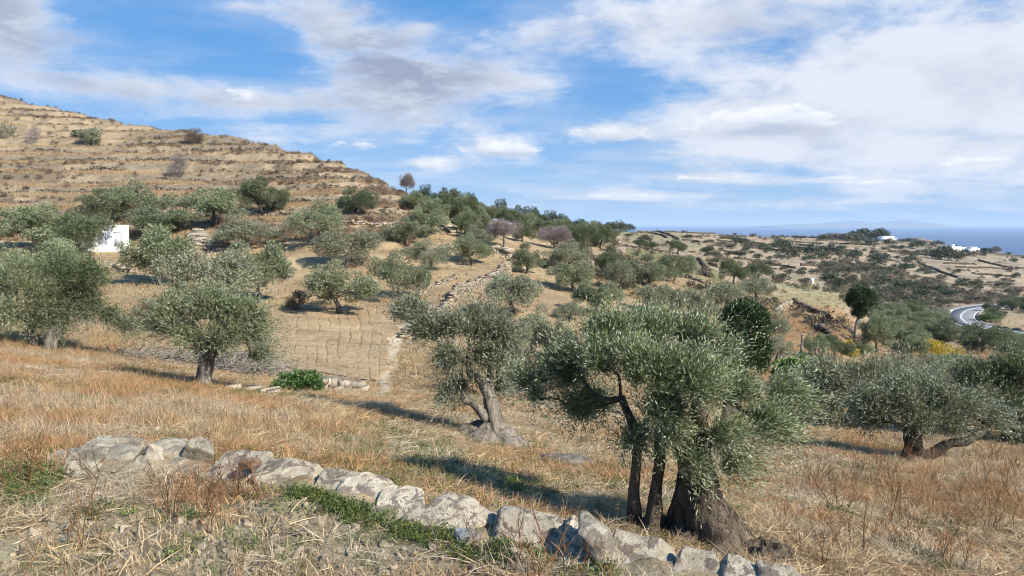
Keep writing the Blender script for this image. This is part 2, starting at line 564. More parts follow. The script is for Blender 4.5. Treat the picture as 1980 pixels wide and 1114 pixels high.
def inpoly(px, py, poly):
    poly = np.asarray(poly, float); n = len(poly)
    r = np.zeros(np.shape(px), bool)
    j = n - 1
    for i in range(n):
        xi, yi = poly[i]; xj, yj = poly[j]
        c = ((yi > py) != (yj > py)) & (px < (xj - xi) * (py - yi) / (yj - yi + 1e-12) + xi)
        r ^= c
        j = i
    return r


# colours the ground itself has (dry straw, soil, stones, green sprouts)
STRAW_OR = np.array([0.44, 0.255, 0.115]); STRAW = np.array([0.45, 0.34, 0.20]); SOIL = np.array([0.42, 0.30, 0.175])
GREY = np.array([0.37, 0.305, 0.205]); GREEN = np.array([0.14, 0.165, 0.055]); HILLG = np.array([0.47, 0.36, 0.23]); SCRUB = np.array([0.17, 0.125, 0.085])
HEAD = np.array([0.43, 0.335, 0.235]); HSCRUB = np.array([0.12, 0.105, 0.07]); STONY = np.array([0.72, 0.59, 0.42]); MOSSY = np.array([0.30, 0.285, 0.16])
POLY_GREENF = [(1211, 479), (1300, 492), (1290, 505), (1235, 505), (1205, 500)]
POLY_HEADGREEN = [(1190, 445), (1310, 450), (1375, 470), (1340, 480), (1205, 472)]
POLY_OCHRE = [(1500, 560), (1610, 575), (1640, 620), (1640, 690), (1560, 690), (1500, 650)]
POLY_PALE = [(1480, 545), (1590, 548), (1640, 565), (1640, 590), (1540, 595), (1480, 570)]
POLY_SCRUB = [(1585, 505), (1700, 515), (1790, 545), (1960, 565), (1990, 590), (1850, 590), (1830, 640), (1650, 600), (1620, 560), (1580, 530)]
POLY_ROADF = [(1925, 605), (1985, 612), (1985, 640), (1935, 632), (1915, 620)]
POLY_PATH = [(842, 590), (790, 640), (768, 690), (755, 768), (728, 768), (742, 690), (760, 640), (800, 598)]
POLY_STRIP = [(775, 650), (850, 665), (865, 770), (760, 772), (765, 700)]


def ground_colour(x, y, z):
    px, py = proj(x, y, z)
    d = np.hypot(x, y)
    s = np.interp(d, [4, 20, 80, 300, 900], [1.4, 0.55, 0.16, 0.05, 0.03])
    n1 = np.zeros_like(x); n2 = np.zeros_like(x)
    for sc2, lo, hi in ((1.2, 0, 14), (0.4, 9, 60), (0.13, 35, 170), (0.045, 110, 3000)):
        wgt = sstep(d, lo * 0.6, lo + 1e-3) * (1 - sstep(d, hi * 0.6, hi))
        n1 = n1 + wgt * (fbm(x * sc2, y * sc2, seed=31) - 0.5); n2 = n2 + wgt * (fbm(x * sc2 * 2.3, y * sc2 * 2.3, seed=47) - 0.5)
    jx, jy = px + n1 * 60, py + n2 * 26
    col = np.empty((len(x), 3)); col[:] = STRAW * 0.85

    def put(c, wgt):
        wgt = np.clip(wgt, 0, 1)[:, None]
        col[:] = col * (1 - wgt) + c * wgt

    nearm = 1 - sstep(d, 26, 34)
    put(STRAW_OR, nearm * sstep(n1, -0.12, 0.14))
    put(GREY, nearm * sstep(-n2, 0.0, 0.16) * 0.9)
    put(GREY, (y < wall_y(x)) * (0.35 + 0.65 * sstep(n2, -0.16, 0.05)))
    put(GREEN * 1.3, nearm * sstep(n1 * 0.6 - n2, 0.12, 0.24) * 0.55)
    put(MOSSY, inpoly(jx, jy, [(700, 800), (860, 840), (900, 900), (1000, 930), (1150, 900), (1100, 960), (700, 930), (600, 850)]) * 0.6)
    put(SOIL, sstep(d, 28, 36) * (0.55 + 0.45 * sstep(n1, -0.2, 0.1)))
    put(STRAW, sstep(d, 34, 44) * sstep(n2, -0.02, 0.14) * 0.8)
    put(SOIL * 0.95, field_mask(x, y) * 0.9)
    put(STRAW * np.array([0.9, 0.9, 0.85]), inpoly(jx, py, POLY_STRIP) * 0.8)
    put(MOSSY, inpoly(jx, jy, [(768, 690), (810, 700), (800, 772), (755, 772)]) * 0.5)
    put(STONY, inpoly(px + n1 * 22, py, POLY_PATH) * (d > 22) * 0.85)
    hill = sstep(d, 84, 104) * (px < 800)
    put(HILLG, hill)
    put(SCRUB, hill * sstep(n1 + (250 - py + (px - 500) * 0.25) * 0.0006, 0.03, 0.16) * 0.75)
    put(STRAW, hill * sstep(n2, 0.08, 0.2) * 0.6)
    top = hill * sstep(-(py - np.interp(px, SKYL[:, 0], SKYL[:, 1])), -46, -8)
    put(SCRUB * 1.15, top * sstep(n2, -0.16, 0.08) * 0.8)
    # steep faces of the terraces are bare stone and scrub
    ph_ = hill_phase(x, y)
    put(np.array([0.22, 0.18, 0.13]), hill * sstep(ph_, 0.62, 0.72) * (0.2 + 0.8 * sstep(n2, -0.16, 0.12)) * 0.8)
    headm = sstep(d, 95, 150) * (px > 1140)
    put(HEAD, headm)
    put(HSCRUB * 1.5, headm * sstep(n1 * 0.7 + n2, 0.04, 0.2) * 0.5)
    put(MOSSY * np.array([0.9, 0.9, 0.9]), headm * inpoly(jx, py + n2 * 8, POLY_HEADGREEN) * 0.75)
    put(STRAW * 0.9, headm * sstep(-py, -484, -462) * sstep(px, 1330, 1420) * (px < 1740) * 0.7)
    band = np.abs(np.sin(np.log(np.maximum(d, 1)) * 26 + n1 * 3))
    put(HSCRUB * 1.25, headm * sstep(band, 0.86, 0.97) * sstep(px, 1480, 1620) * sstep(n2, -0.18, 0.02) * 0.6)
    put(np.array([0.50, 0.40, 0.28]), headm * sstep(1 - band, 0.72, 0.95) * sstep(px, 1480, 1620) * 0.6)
    put(GREEN, inpoly(px, py, POLY_GREENF) * 0.75)
    put(MOSSY, inpoly(jx, jy, [(1325, 495), (1360, 505), (1362, 535), (1330, 545), (1290, 530)]) * 0.8)
    put(GREEN * 1.1, inpoly(px, py, [(1368, 515), (1395, 525), (1395, 548), (1372, 545)]) * 0.7)
    put(STRAW_OR * 0.95, inpoly(jx, jy, POLY_OCHRE) * 0.75)
    put(MOSSY * 1.15, inpoly(jx, jy * 1.0, POLY_PALE) * 0.7)
    put(HSCRUB, inpoly(jx, jy, POLY_SCRUB) * (0.65 + n1 * 1.2))
    put(STRAW, inpoly(px, py, POLY_ROADF) * 0.85)
    shore = (px > 1720) * sstep(-(py - np.interp(px, SKYL[:, 0], SKYL[:, 1])), -9, -2) * (d > 400)
    put(HSCRUB * 0.8, shore)
    gl = sstep(px + n1 * 260 + n2 * 120, 1380, 1500) * (d < 90) * (d > 24)
    put(STRAW_OR * 0.85, gl * sstep(n1, -0.15, 0.1) * 0.6)
    put(HSCRUB * 1.4, gl * sstep(n2, 0.0, 0.15) * 0.5)
    return np.clip(col * (1 + n2[:, None] * 0.35), 0.02, 0.8)


def ground_material(name, grain=1.0, bump=0.5):
    mt = bpy.data.materials.new(name); mt.use_nodes = True
    t = NT(mt.node_tree)
    co = t.n('ShaderNodeTexCoord').outputs['Object']
    c = t.attr('col').outputs['Color']
    a = t.noise(co, 26.0 * grain, 6.0, 0.7); b = t.noise(co, 3.1 * grain, 5.0, 0.62); g = t.noise(co, 0.35 * grain, 5.0, 0.6)
    f = t.m('ADD', t.m('MULTIPLY', a, 0.9), t.m('ADD', t.m('MULTIPLY', b, 0.7), t.m('MULTIPLY', g, 0.5)))
    f = t.m('MULTIPLY_ADD', f, 1.5, -0.80)
    col = t.mix(1.0, c, t.xyz(f, f, t.m('MULTIPLY', f, 0.98)), 'MULTIPLY')
    vor = t.n('ShaderNodeTexVoronoi'); t.put(vor.inputs['Vector'], co); vor.inputs['Scale'].default_value = 9.0 * grain
    peb = t.m('MULTIPLY', t.step(vor.outputs['Distance'], 0.32, 0.18), t.step(t.noise(co, 1.7 * grain, 3.0), 0.55, 0.68))
    col = t.mix(t.m('MULTIPLY', peb, 0.55), col, (0.44, 0.40, 0.34))
    bs = t.n('ShaderNodeBsdfPrincipled')
    t.put(bs.inputs['Base Color'], col); bs.inputs['Roughness'].default_value = 0.95
    bs.inputs['Specular IOR Level'].default_value = 0.15
    bp = t.n('ShaderNodeBump'); bp.inputs['Strength'].default_value = bump; bp.inputs['Distance'].default_value = 0.12 / grain
    t.put(bp.inputs['Height'], t.m('ADD', t.m('ADD', a, t.m('MULTIPLY', b, 1.6)), t.m('MULTIPLY', peb, 0.6)))
    t.put(bs.inputs['Normal'], bp.outputs[0])
    o = t.n('ShaderNodeOutputMaterial'); t.put(o.inputs[0], bs.outputs[0])
    return mt


M_ground = ground_material('dry hillside')
rows = np.concatenate([np.exp(np.arange(math.log(0.75), math.log(3.2), 0.03)), np.exp(np.arange(math.log(3.2), math.log(28), 0.0135)), np.exp(np.arange(math.log(28), math.log(82), 0.0095)),
                       np.exp(np.arange(math.log(82), math.log(178), 0.0058)), np.exp(np.arange(math.log(178), math.log(1400), 0.015))])
ucols = np.concatenate([np.linspace(UG[0], -0.80, 40, endpoint=False), np.linspace(-0.80, 0.80, 500, endpoint=False), np.linspace(0.80, UG[-1], 40)])
uu, dd_ = np.meshgrid(ucols, rows)
gx = (uu * dd_).ravel(); gy = dd_.ravel()
gz = terrain(gx, gy)
terrain_full = terrain
nr, nc = uu.shape
ii = np.arange(nr - 1)[:, None] * nc + np.arange(nc - 1)[None, :]
Fq = np.stack([ii, ii + 1, ii + nc + 1, ii + nc], -1).reshape(-1, 4)
gcol = ground_colour(gx, gy, gz)
GZ = gz.reshape(nr, nc)
LR = np.log(rows)


def terrain(x, y):
    """height of the finished ground mesh"""
    x = np.asarray(x, float); y = np.maximum(np.asarray(y, float), rows[0])
    u = np.clip(x / y, ucols[0], ucols[-1])
    i = np.clip(np.searchsorted(rows, y) - 1, 0, nr - 2); j = np.clip(np.searchsorted(ucols, u) - 1, 0, nc - 2)
    b = np.clip((y - rows[i]) / (rows[i + 1] - rows[i]), 0, 1); a = np.clip((u - ucols[j]) / (ucols[j + 1] - ucols[j]), 0, 1)
    return GZ[i, j] * (1 - a) * (1 - b) + GZ[i, j + 1] * a * (1 - b) + GZ[i + 1, j] * (1 - a) * b + GZ[i + 1, j + 1] * a * b

hill_ob = obj('hillside', mesh_np('hillside', np.stack([gx, gy, gz], 1), Fq, M_ground, True, col=gcol))
tag(hill_ob, 'dry terraced hillside of straw, soil and scrub sloping down to the sea', kind='structure')
# the ploughed field, finely furrowed
fu = np.linspace((470 - CX) / F, (800 - CX) / F, 330); fd = np.exp(np.linspace(math.log(27.5), math.log(56), 150))
fuu, fdd = np.meshgrid(fu, fd)
fx, fy = (fuu * fdd).ravel(), fdd.ravel()
fz = terrain(fx, fy)
fm_ = field_mask(fx, fy)
fph = fx / fy * 200.0 + (fbm(fx * 0.55, fy * 0.10, seed=9, octv=2) - 0.5) * 3.4 + (fbm(fx * 1.8, fy * 0.35, seed=10, octv=2) - 0.5) * 1.6
fur = np.abs(np.sin(fph))
cl = fbm(fx * 5, fy * 5, seed=14) - 0.5
fz = fz + np.where(fm_ > 0.02, 0.035, -0.12) * np.clip(fm_ * 2 - 0.2 + (fm_ <= 0.02), 0, 1) + fm_ * ((np.minimum(fur * 2.0, 1) - 0.8) * (0.065 * sstep(fbm(fx * 0.9, fy * 0.30, seed=17), 0.36, 0.68)) + cl * 0.05)
fcol = (SOIL * 1.06)[None] * (1 + (fbm(fx * 0.6, fy * 0.6, seed=15) - 0.5)[:, None] * 0.5) * (0.93 + 0.08 * sstep(fur + cl * 1.2, 0.0, 0.45))[:, None]
fst = sstep(fbm(fx * 0.3, fy * 2.0, seed=16), 0.48, 0.62)[:, None] * 0.5
fcol = fcol * (1 - fst) + STRAW * fst
fi = np.arange(149)[:, None] * 330 + np.arange(329)[None, :]
fq = np.stack([fi, fi + 1, fi + 331, fi + 330], -1).reshape(-1, 4)
fq = fq[fm_[fq].max(1) > 0.01]
field = obj('field', mesh_np('field', np.stack([fx, fy, fz], 1), fq, M_ground, True, col=fcol))
tag(field, 'small ploughed field with thin furrows running away from the viewer', kind='structure')

# the ground behind the camera, under the feet
bx = np.linspace(-40, 40, 60); by = np.linspace(-40, 0.80, 40)
bxx, byy = np.meshgrid(bx, by)
bz = terrain_full(bxx.ravel(), byy.ravel()) - 0.02
ib = np.arange(39)[:, None] * 60 + np.arange(59)[None, :]
bc = np.tile(STRAW * 0.8, (bz.size, 1))
back = obj('path', mesh_np('path', np.stack([bxx.ravel(), byy.ravel(), bz], 1), np.stack([ib, ib + 1, ib + 61, ib + 60], -1).reshape(-1, 4), M_ground, True, col=bc))
tag(back, 'trodden straw ground the photographer stands on', kind='structure')

# ---------------------------------------------------------------- sea, island, air
SEA_Z = -150.0
ms = bpy.data.materials.new('sea water'); ms.use_nodes = True
t = NT(ms.node_tree)
co = t.n('ShaderNodeTexCoord').outputs['Object']
nz = t.noise(t.vm('MULTIPLY', co, (0.6, 1.0, 1.0)), 0.05, 6.0, 0.65)
n2_ = t.noise(co, 0.0012, 5.0, 0.6)
bs = t.n('ShaderNodeBsdfPrincipled')
caps = t.step(t.noise(t.vm('MULTIPLY', co, (0.35, 1.0, 1.0)), 0.02, 5.0, 0.7), 0.70, 0.76)
t.put(bs.inputs['Base Color'], t.mix(caps, t.mix(n2_, (0.008, 0.04, 0.12), (0.014, 0.06, 0.155)), (0.5, 0.55, 0.6)))
bs.inputs['Roughness'].default_value = 0.42
bp = t.n('ShaderNodeBump'); bp.inputs['Strength'].default_value = 0.7; bp.inputs['Distance'].default_value = 6.0
t.put(bp.inputs['Height'], nz); t.put(bs.inputs['Normal'], bp.outputs[0])
t.put(t.n('ShaderNodeOutputMaterial').inputs[0], bs.outputs[0])
HALF = 42000.0
r_ = np.concatenate([[0], np.geomspace(300, HALF, 24)])
a_ = np.linspace(0, 2 * np.pi, 73)[:-1]
sv = np.array([[rr * math.cos(th), rr * math.sin(th), SEA_Z] for rr in r_[1:] for th in a_])
sf = np.array([[i * 72 + j, i * 72 + (j + 1) % 72, (i + 1) * 72 + (j + 1) % 72, (i + 1) * 72 + j] for i in range(23) for j in range(72)])
sea = obj('sea', mesh_np('sea', sv, sf, ms, True))
tag(sea, 'blue sea with a light chop reaching the hazy horizon', kind='structure')

mi = bpy.data.materials.new('bare island rock'); mi.use_nodes = True
t = NT(mi.node_tree)
co = t.n('ShaderNodeTexCoord').outputs['Object']
bs = t.n('ShaderNodeBsdfPrincipled')
t.put(bs.inputs['Base Color'], t.mix(t.noise(co, 0.004, 5.0), (0.10, 0.09, 0.06), (0.24, 0.20, 0.15)))
bs.inputs['Roughness'].default_value = 0.95
t.put(t.n('ShaderNodeOutputMaterial').inputs[0], bs.outputs[0])


def island(name, label, profile, dist, depth):
    """profile: (px, py) of the ridge line, real size at its distance"""
    pr = np.array(profile, float)
    n, m = 120, 17
    V = np.zeros((n, m, 3))
    for i, px in enumerate(np.linspace(pr[0, 0], pr[-1, 0], n)):
        top = np.interp(px, pr[:, 0], pr[:, 1])
        p = P3(px, top, dist)
        h = max(p[2] - SEA_Z, 1.0)
        for j in range(m):
            s = (j / (m - 1) - 0.5) * 2
            prof = (1 - abs(s) ** 1.4)
            rough = 1 + 0.25 * (float(vnoise(i * 0.21, j * 0.6, seed=4)) - 0.5) * (1 - prof)
            V[i, j] = (p[0], dist + s * depth, SEA_Z - 4 + (h + 4) * prof * rough)
    ii = np.arange(n - 1)[:, None] * m + np.arange(m - 1)[None, :]
    o = obj(name, mesh_np(name, V.reshape(-1, 3), np.stack([ii, ii + m, ii + m + 1, ii + 1], -1).reshape(-1, 4), mi, True))
    return tag(o, label, kind='structure')


island('island', 'pale blue hazy island on the sea horizon', [(1480, 436.8), (1540, 433.5), (1580, 432.5), (1610, 429), (1640, 426.5), (1665, 427), (1690, 429.5), (1715, 427.5), (1740, 425.5), (1765, 426), (1785, 429), (1805, 432), (1822, 436.6)], 24000.0, 1500.0)
island('hill', 'dark low headland behind the white house by the sea', [(1738, 474), (1750, 466), (1762, 461), (1778, 459.5), (1795, 463), (1815, 470), (1845, 476), (1880, 481), (1915, 485.5), (1950, 490), (1985, 495.5)], 1150.0, 150.0)

mh = bpy.data.materials.new('sea haze'); mh.use_nodes = True
t = NT(mh.node_tree)
pv = t.n('ShaderNodeVolumePrincipled')
pv.inputs['Color'].default_value = (0.62, 0.80, 1.0, 1.0)
pv.inputs['Density'].default_value = 4.9e-5
pv.inputs['Anisotropy'].default_value = 0.0
t.t.links.new(pv.outputs[0], t.n('ShaderNodeOutputMaterial').inputs['Volume'])
HZ_TOP = 140.0
hv, hf = box(0, 0, (HZ_TOP + SEA_Z - 2) / 2, 2 * HALF + 2000, 2 * HALF + 2000, HZ_TOP - SEA_Z + 2)
haze = obj('haze', mesh_np('haze', hv, hf, mh))
tag(haze, 'thin sea haze that pales the far shore', kind='stuff')

# ---------------------------------------------------------------- materials of things
def leaf_material(name, top, under, bright=1.0, trans=0.25, spread=0.5, rough=0.42):
    mt = bpy.data.materials.new(name); mt.use_nodes = True
    t = NT(mt.node_tree)
    var = t.attr('var').outputs['Fac']
    rnd = t.n('ShaderNodeObjectInfo').outputs['Random']
    back_ = t.n('ShaderNodeNewGeometry').outputs['Backfacing']
    k = t.m('MULTIPLY', t.m('ADD', 1.0 - spread / 2, t.m('MULTIPLY', var, spread)), t.m('ADD', 0.86, t.m('MULTIPLY', rnd, 0.28)))
    k = t.m('MULTIPLY', k, bright * 0.86)
    yel = t.m('MULTIPLY', t.step(var, 0.86, 1.0), 0.35)
    c = t.mix(back_, t.mix(yel, top, (0.26, 0.22, 0.08)), under)
    c = t.mix(1.0, c, t.xyz(k, k, k), 'MULTIPLY')
    bs = t.n('ShaderNodeBsdfPrincipled')
    t.put(bs.inputs['Base Color'], c); bs.inputs['Roughness'].default_value = rough
    bs.inputs['Specular IOR Level'].default_value = 0.28
    tr = t.n('ShaderNodeBsdfTranslucent'); t.put(tr.inputs[0], t.mix(1.0, c, (1.1, 1.2, 0.6), 'MULTIPLY'))
    mx = t.n('ShaderNodeMixShader'); mx.inputs[0].default_value = trans
    t.put(mx.inputs[1], bs.outputs[0]); t.put(mx.inputs[2], tr.outputs[0])
    t.put(t.n('ShaderNodeOutputMaterial').inputs[0], mx.outputs[0])
    return mt


def bark_material(name, a, b, scale=6.0, bump=0.8):
    mt = bpy.data.materials.new(name); mt.use_nodes = True
    t = NT(mt.node_tree)
    co = t.n('ShaderNodeTexCoord').outputs['Object']
    sv_ = t.vm('MULTIPLY', co, (1.0, 1.0, 0.28))
    n1 = t.noise(sv_, scale, 6.0, 0.68, 0.9); n2 = t.noise(co, scale * 4, 5.0, 0.65)
    f = t.m('ADD', t.m('MULTIPLY', n1, 0.75), t.m('MULTIPLY', n2, 0.25))
    bs = t.n('ShaderNodeBsdfPrincipled')
    t.put(bs.inputs['Base Color'], t.mix(t.step(f, 0.36, 0.66), a, tuple(0.85 * v for v in b))); bs.inputs['Roughness'].default_value = 0.9
    bs.inputs['Specular IOR Level'].default_value = 0.2
    bp = t.n('ShaderNodeBump'); bp.inputs['Strength'].default_value = bump; bp.inputs['Distance'].default_value = 0.05
    t.put(bp.inputs['Height'], f); t.put(bs.inputs['Normal'], bp.outputs[0])
    t.put(t.n('ShaderNodeOutputMaterial').inputs[0], bs.outputs[0])
    return mt


def stone_material(name, a, b, lichen, scale=3.0, lich=0.5, bump=0.6):
    mt = bpy.data.materials.new(name); mt.use_nodes = True
    t = NT(mt.node_tree)
    co = t.n('ShaderNodeTexCoord').outputs['Object']
    var = t.attr('var').outputs['Fac']
    rnd = t.n('ShaderNodeObjectInfo').outputs['Random']
    co = t.vm('ADD', co, t.xyz(t.m('MULTIPLY', rnd, 37.0), t.m('MULTIPLY', rnd, 11.0), 0.0))
    n1 = t.noise(co, scale * 2.2, 6.0, 0.65, 0.3); n2 = t.noise(co, scale * 1.5, 6.0, 0.66, 0.5); n3 = t.noise(co, scale * 9, 5.0, 0.7)
    n4 = t.noise(t.vm('ADD', co, (7.0, 3.0, 1.0)), scale * 1.6, 5.0, 0.62, 0.8)
    c = t.mix(t.step(n1, 0.35, 0.65), a, b)
    c = t.mix(t.m('MULTIPLY', t.step(t.m('ADD', n2, t.m('MULTIPLY', n3, 0.10)), 0.555, 0.59), lich), c, lichen)
    c = t.mix(t.m('MULTIPLY', t.step(n4, 0.60, 0.66), lich * 0.6), c, (0.40, 0.36, 0.25))
    k = t.m('MULTIPLY', t.m('ADD', t.m('MULTIPLY', var, 0.5), t.m('ADD', 0.50, t.m('MULTIPLY', n3, 0.5))), 0.8)
    c = t.mix(1.0, c, t.xyz(k, k, k), 'MULTIPLY')
    bs = t.n('ShaderNodeBsdfPrincipled')
    t.put(bs.inputs['Base Color'], c); bs.inputs['Roughness'].default_value = 0.92
    bs.inputs['Specular IOR Level'].default_value = 0.2
    bp = t.n('ShaderNodeBump'); bp.inputs['Strength'].default_value = bump; bp.inputs['Distance'].default_value = 0.03
    t.put(bp.inputs['Height'], t.m('ADD', t.m('MULTIPLY', n1, 1.2), t.m('ADD', t.m('MULTIPLY', n3, 0.6), n2))); t.put(bs.inputs['Normal'], bp.outputs[0])
    t.put(t.n('ShaderNodeOutputMaterial').inputs[0], bs.outputs[0])
    return mt


L_olive = leaf_material('olive leaf', (0.155, 0.188, 0.080), (0.265, 0.285, 0.18), 1.12, 0.17, 0.8)
L_olive_grey = leaf_material('greyish olive leaf', (0.18, 0.195, 0.105), (0.28, 0.285, 0.20), 1.08, 0.16, 0.8)
L_olive_dark = leaf_material('dark olive leaf', (0.098, 0.125, 0.050), (0.17, 0.19, 0.11), 1.1, 0.2, 0.7)
L_pine = leaf_material('dark evergreen leaf', (0.048, 0.068, 0.036), (0.07, 0.095, 0.055), 1.0, 0.1, 0.7)
L_cypress = leaf_material('cypress scale leaf', (0.042, 0.075, 0.025), (0.05, 0.085, 0.03), 1.0, 0.08, 0.8, 0.6)
L_fig = leaf_material('fresh green leaf', (0.10, 0.20, 0.028), (0.16, 0.26, 0.06), 1.0, 0.3, 0.6)
L_shrub = leaf_material('green shrub leaf', (0.062, 0.12, 0.03), (0.11, 0.18, 0.06), 1.0, 0.25, 0.6)
L_scrub = leaf_material('grey green scrub leaf', (0.088, 0.092, 0.058), (0.15, 0.15, 0.10), 1.0, 0.15, 0.7)
L_brown = leaf_material('brown thorny scrub', (0.155, 0.11, 0.075), (0.20, 0.15, 0.11), 1.0, 0.1, 0.7)
L_yellow = leaf_material('yellow autumn leaf', (0.52, 0.38, 0.035), (0.55, 0.42, 0.06), 1.0, 0.3, 0.6)
L_bare = leaf_material('bare grey twig', (0.27, 0.215, 0.205), (0.29, 0.235, 0.225), 1.0, 0.0, 0.6)
B_olive = bark_material('olive bark', (0.055, 0.045, 0.036), (0.25, 0.215, 0.175), 7.0)
B_light = bark_material('pale grey olive bark', (0.07, 0.058, 0.046), (0.34, 0.295, 0.24), 8.0, 1.0)
B_dark = bark_material('dark olive bark', (0.03, 0.024, 0.018), (0.135, 0.11, 0.085), 8.0)
B_pole = bark_material('pale straight bark', (0.24, 0.21, 0.17), (0.42, 0.38, 0.32), 5.0)
S_wall = stone_material('lichened schist', (0.44, 0.37, 0.265), (0.62, 0.54, 0.41), (0.19, 0.15, 0.12), 5.5, 0.85, 1.0)
S_grey = stone_material('grey schist', (0.32, 0.28, 0.205), (0.49, 0.43, 0.325), (0.19, 0.16, 0.125), 4.5, 0.7, 1.0)
S_dark = stone_material('weathered dark rock', (0.17, 0.14, 0.11), (0.31, 0.27, 0.21), (0.10, 0.08, 0.065), 5.0, 0.6, 1.0)
S_blue = stone_material('blue grey stone', (0.20, 0.21, 0.21), (0.32, 0.33, 0.33), (0.14, 0.13, 0.12), 5.0, 0.3)
S_brown = stone_material('rusty stone', (0.16, 0.10, 0.07), (0.24, 0.16, 0.11), (0.08, 0.06, 0.05), 5.0, 0.4)
S_terr = stone_material('terrace wall stone', (0.35, 0.29, 0.21), (0.48, 0.41, 0.31), (0.16, 0.13, 0.10), 1.1, 0.5)
S_far = stone_material('far field stone', (0.12, 0.10, 0.078), (0.20, 0.165, 0.125), (0.07, 0.06, 0.045), 0.5, 0.6)


# ---------------------------------------------------------------- foliage
def leaves(rng, cen, rad, n_spr, per, sprL, L, W, bias=(0, 0, 0.35), out=0.55, crown_c=None, shell=0.45, flop=0.65, jit=0.35):
    """sprigs of paired leaves in round clumps. cen (k,3), rad (k,) or (k,3), n_spr per clump"""
    k = len(cen)
    rad = np.asarray(rad, float)
    if rad.ndim == 1:
        rad = np.repeat(rad[:, None], 3, 1)
    idx = np.repeat(np.arange(k), n_spr)
    n = len(idx)
    dr = norm(rng.normal(size=(n, 3)))
    rr = (shell + (1 - shell) * rng.random(n)) ** 0.6
    base = cen[idx] + dr * rad[idx] * rr[:, None]
    cc = cen.mean(0) if crown_c is None else np.asarray(crown_c)
    ax = norm(0.45 * dr + out * norm(base - cc) + np.array(bias) + jit * rng.normal(size=(n, 3)))
    s = np.linspace(0.0, 1.0, per)
    nl = n * per
    axr = np.repeat(ax, per, 0)
    sag = np.zeros((nl, 3)); sag[:, 2] = -0.18 * np.tile(s ** 2, n) * sprL
    p = np.repeat(base, per, 0) + axr * (np.tile(s, n)[:, None] * sprL * (0.6 + 0.8 * np.repeat(rng.random(n), per)[:, None])) + sag
    perp = norm(np.cross(axr, rng.normal(size=(nl, 3))))
    ld = norm(axr * (1 - flop * 0.45) + perp * flop + 0.12 * rng.normal(size=(nl, 3)))
    ll = L * (0.65 + 0.6 * rng.random(nl))[:, None]; ww = W * (0.7 + 0.6 * rng.random(nl))[:, None]
    nrm = norm(rng.normal(size=(nl, 3)) * 0.7 + np.array([0, 0, 0.9]))
    sd = norm(np.cross(ld, nrm))
    mid = p + ld * ll * 0.45
    V = np.stack([p, mid - sd * ww * 0.5, p + ld * ll, mid + sd * ww * 0.5], 1).reshape(-1, 3)
    Q = np.arange(nl * 4).reshape(-1, 4)
    var = np.repeat(np.clip(np.repeat(rng.random(n), per) * 0.6 + rng.random(nl) * 0.4 + np.repeat((rng.random(k) - 0.5) * 0.25, np.bincount(idx, minlength=k) * per), 0, 1), 4)
    return V, Q, var


def clump_shell(rng, c, r, n, cr, flat=0.0):
    """n clump centres near the surface of an ellipsoid lobe"""
    d = norm(rng.normal(size=(n, 3)))
    d[:, 2] = np.where(d[:, 2] < -flat, d[:, 2] * 0.5, d[:, 2]) if flat else d[:, 2]
    return np.asarray(c) + d * np.asarray(r) * (0.55 + 0.42 * rng.random((n, 1))), cr * (0.75 + 0.5 * rng.random(n))


def limbs(rng, starts, clumps, r0, rmin=0.012, k=6, wob=0.10, steps=5):
    """branches from the trunk nodes out to the clumps"""
    pts = [np.asarray(s, float) for s in starts]
    par = [-1] * len(pts); plen = [0.0] * len(pts)
    order = np.argsort(np.linalg.norm(clumps - pts[-1], axis=1))
    for i in order:
        c = clumps[i]
        A = np.array(pts)
        dist = np.linalg.norm(A - c, axis=1)
        low = np.maximum(A[:, 2] - c[2], 0) * 0.5
        j = int(np.argmin(dist + 0.42 * np.array(plen) + low))
        pts.append(c); par.append(j); plen.append(plen[j] + dist[j])
    cnt = np.ones(len(pts))
    for i in range(len(pts) - 1, -1, -1):
        if par[i] >= 0:
            cnt[par[i]] += cnt[i]
    b = Buf()
    tot = cnt[: len(starts)].max()
    for i in range(len(pts)):
        if par[i] < 0:
            continue
        a, c = pts[par[i]], pts[i]
        L = np.linalg.norm(c - a)
        tt = np.linspace(0, 1, steps)[:, None]
        off = rng.normal(size=3) * L * wob; off[2] += L * 0.05
        P = a + (c - a) * tt + off * np.sin(tt * np.pi)
        ra = max(rmin, r0 * (cnt[i] / tot) ** 0.5); rb = max(rmin * 0.5, ra * 0.6)
        V, Q = tube(P, np.linspace(ra, rb, steps), k)
        b.add(V, Q)
    return b


def gnarl(V, rng_seed, amp, s):
    n = np.stack([vnoise(V[:, 0] * s, V[:, 1] * s, V[:, 2] * s * 0.45, rng_seed + q_) - 0.5 for q_ in (1, 2, 3)], 1)
    m_ = np.stack([vnoise(V[:, 0] * s * 2.6, V[:, 1] * s * 2.6, V[:, 2] * s * 1.1, rng_seed + q_ + 7) - 0.5 for q_ in (1, 2, 3)], 1)
    return V + n * amp * 2 + m_ * amp


def trunk_buf(rng, path, radii, k=12, n=18, amp=0.05, s=5.0, flare=0.0, lobes=5):
    P = smooth_path(path, n)
    R = np.interp(np.linspace(0, 1, n), np.linspace(0, 1, len(radii)), radii)
    V, Q = tube(P, R, k)
    if flare:
        h = np.repeat(np.linspace(0, 1, n), k)
        th = np.tile(np.linspace(0, 2 * np.pi, k, endpoint=False), n)
        f = 1 + flare * np.exp(-h * 9) * (0.55 + 0.45 * np.sin(th * lobes + 1.3)) + 0.12 * np.sin(th * 3 + h * 5)
        c = np.repeat(P, k, 0)
        V = c + (V - c) * f[:, None] * np.array([1, 1, 0.6]) + (V - c) * np.array([0, 0, 0.4])
    V = gnarl(V, int(rng.integers(1000)), amp, s)
    b = Buf(); b.add(V, Q)
    return b


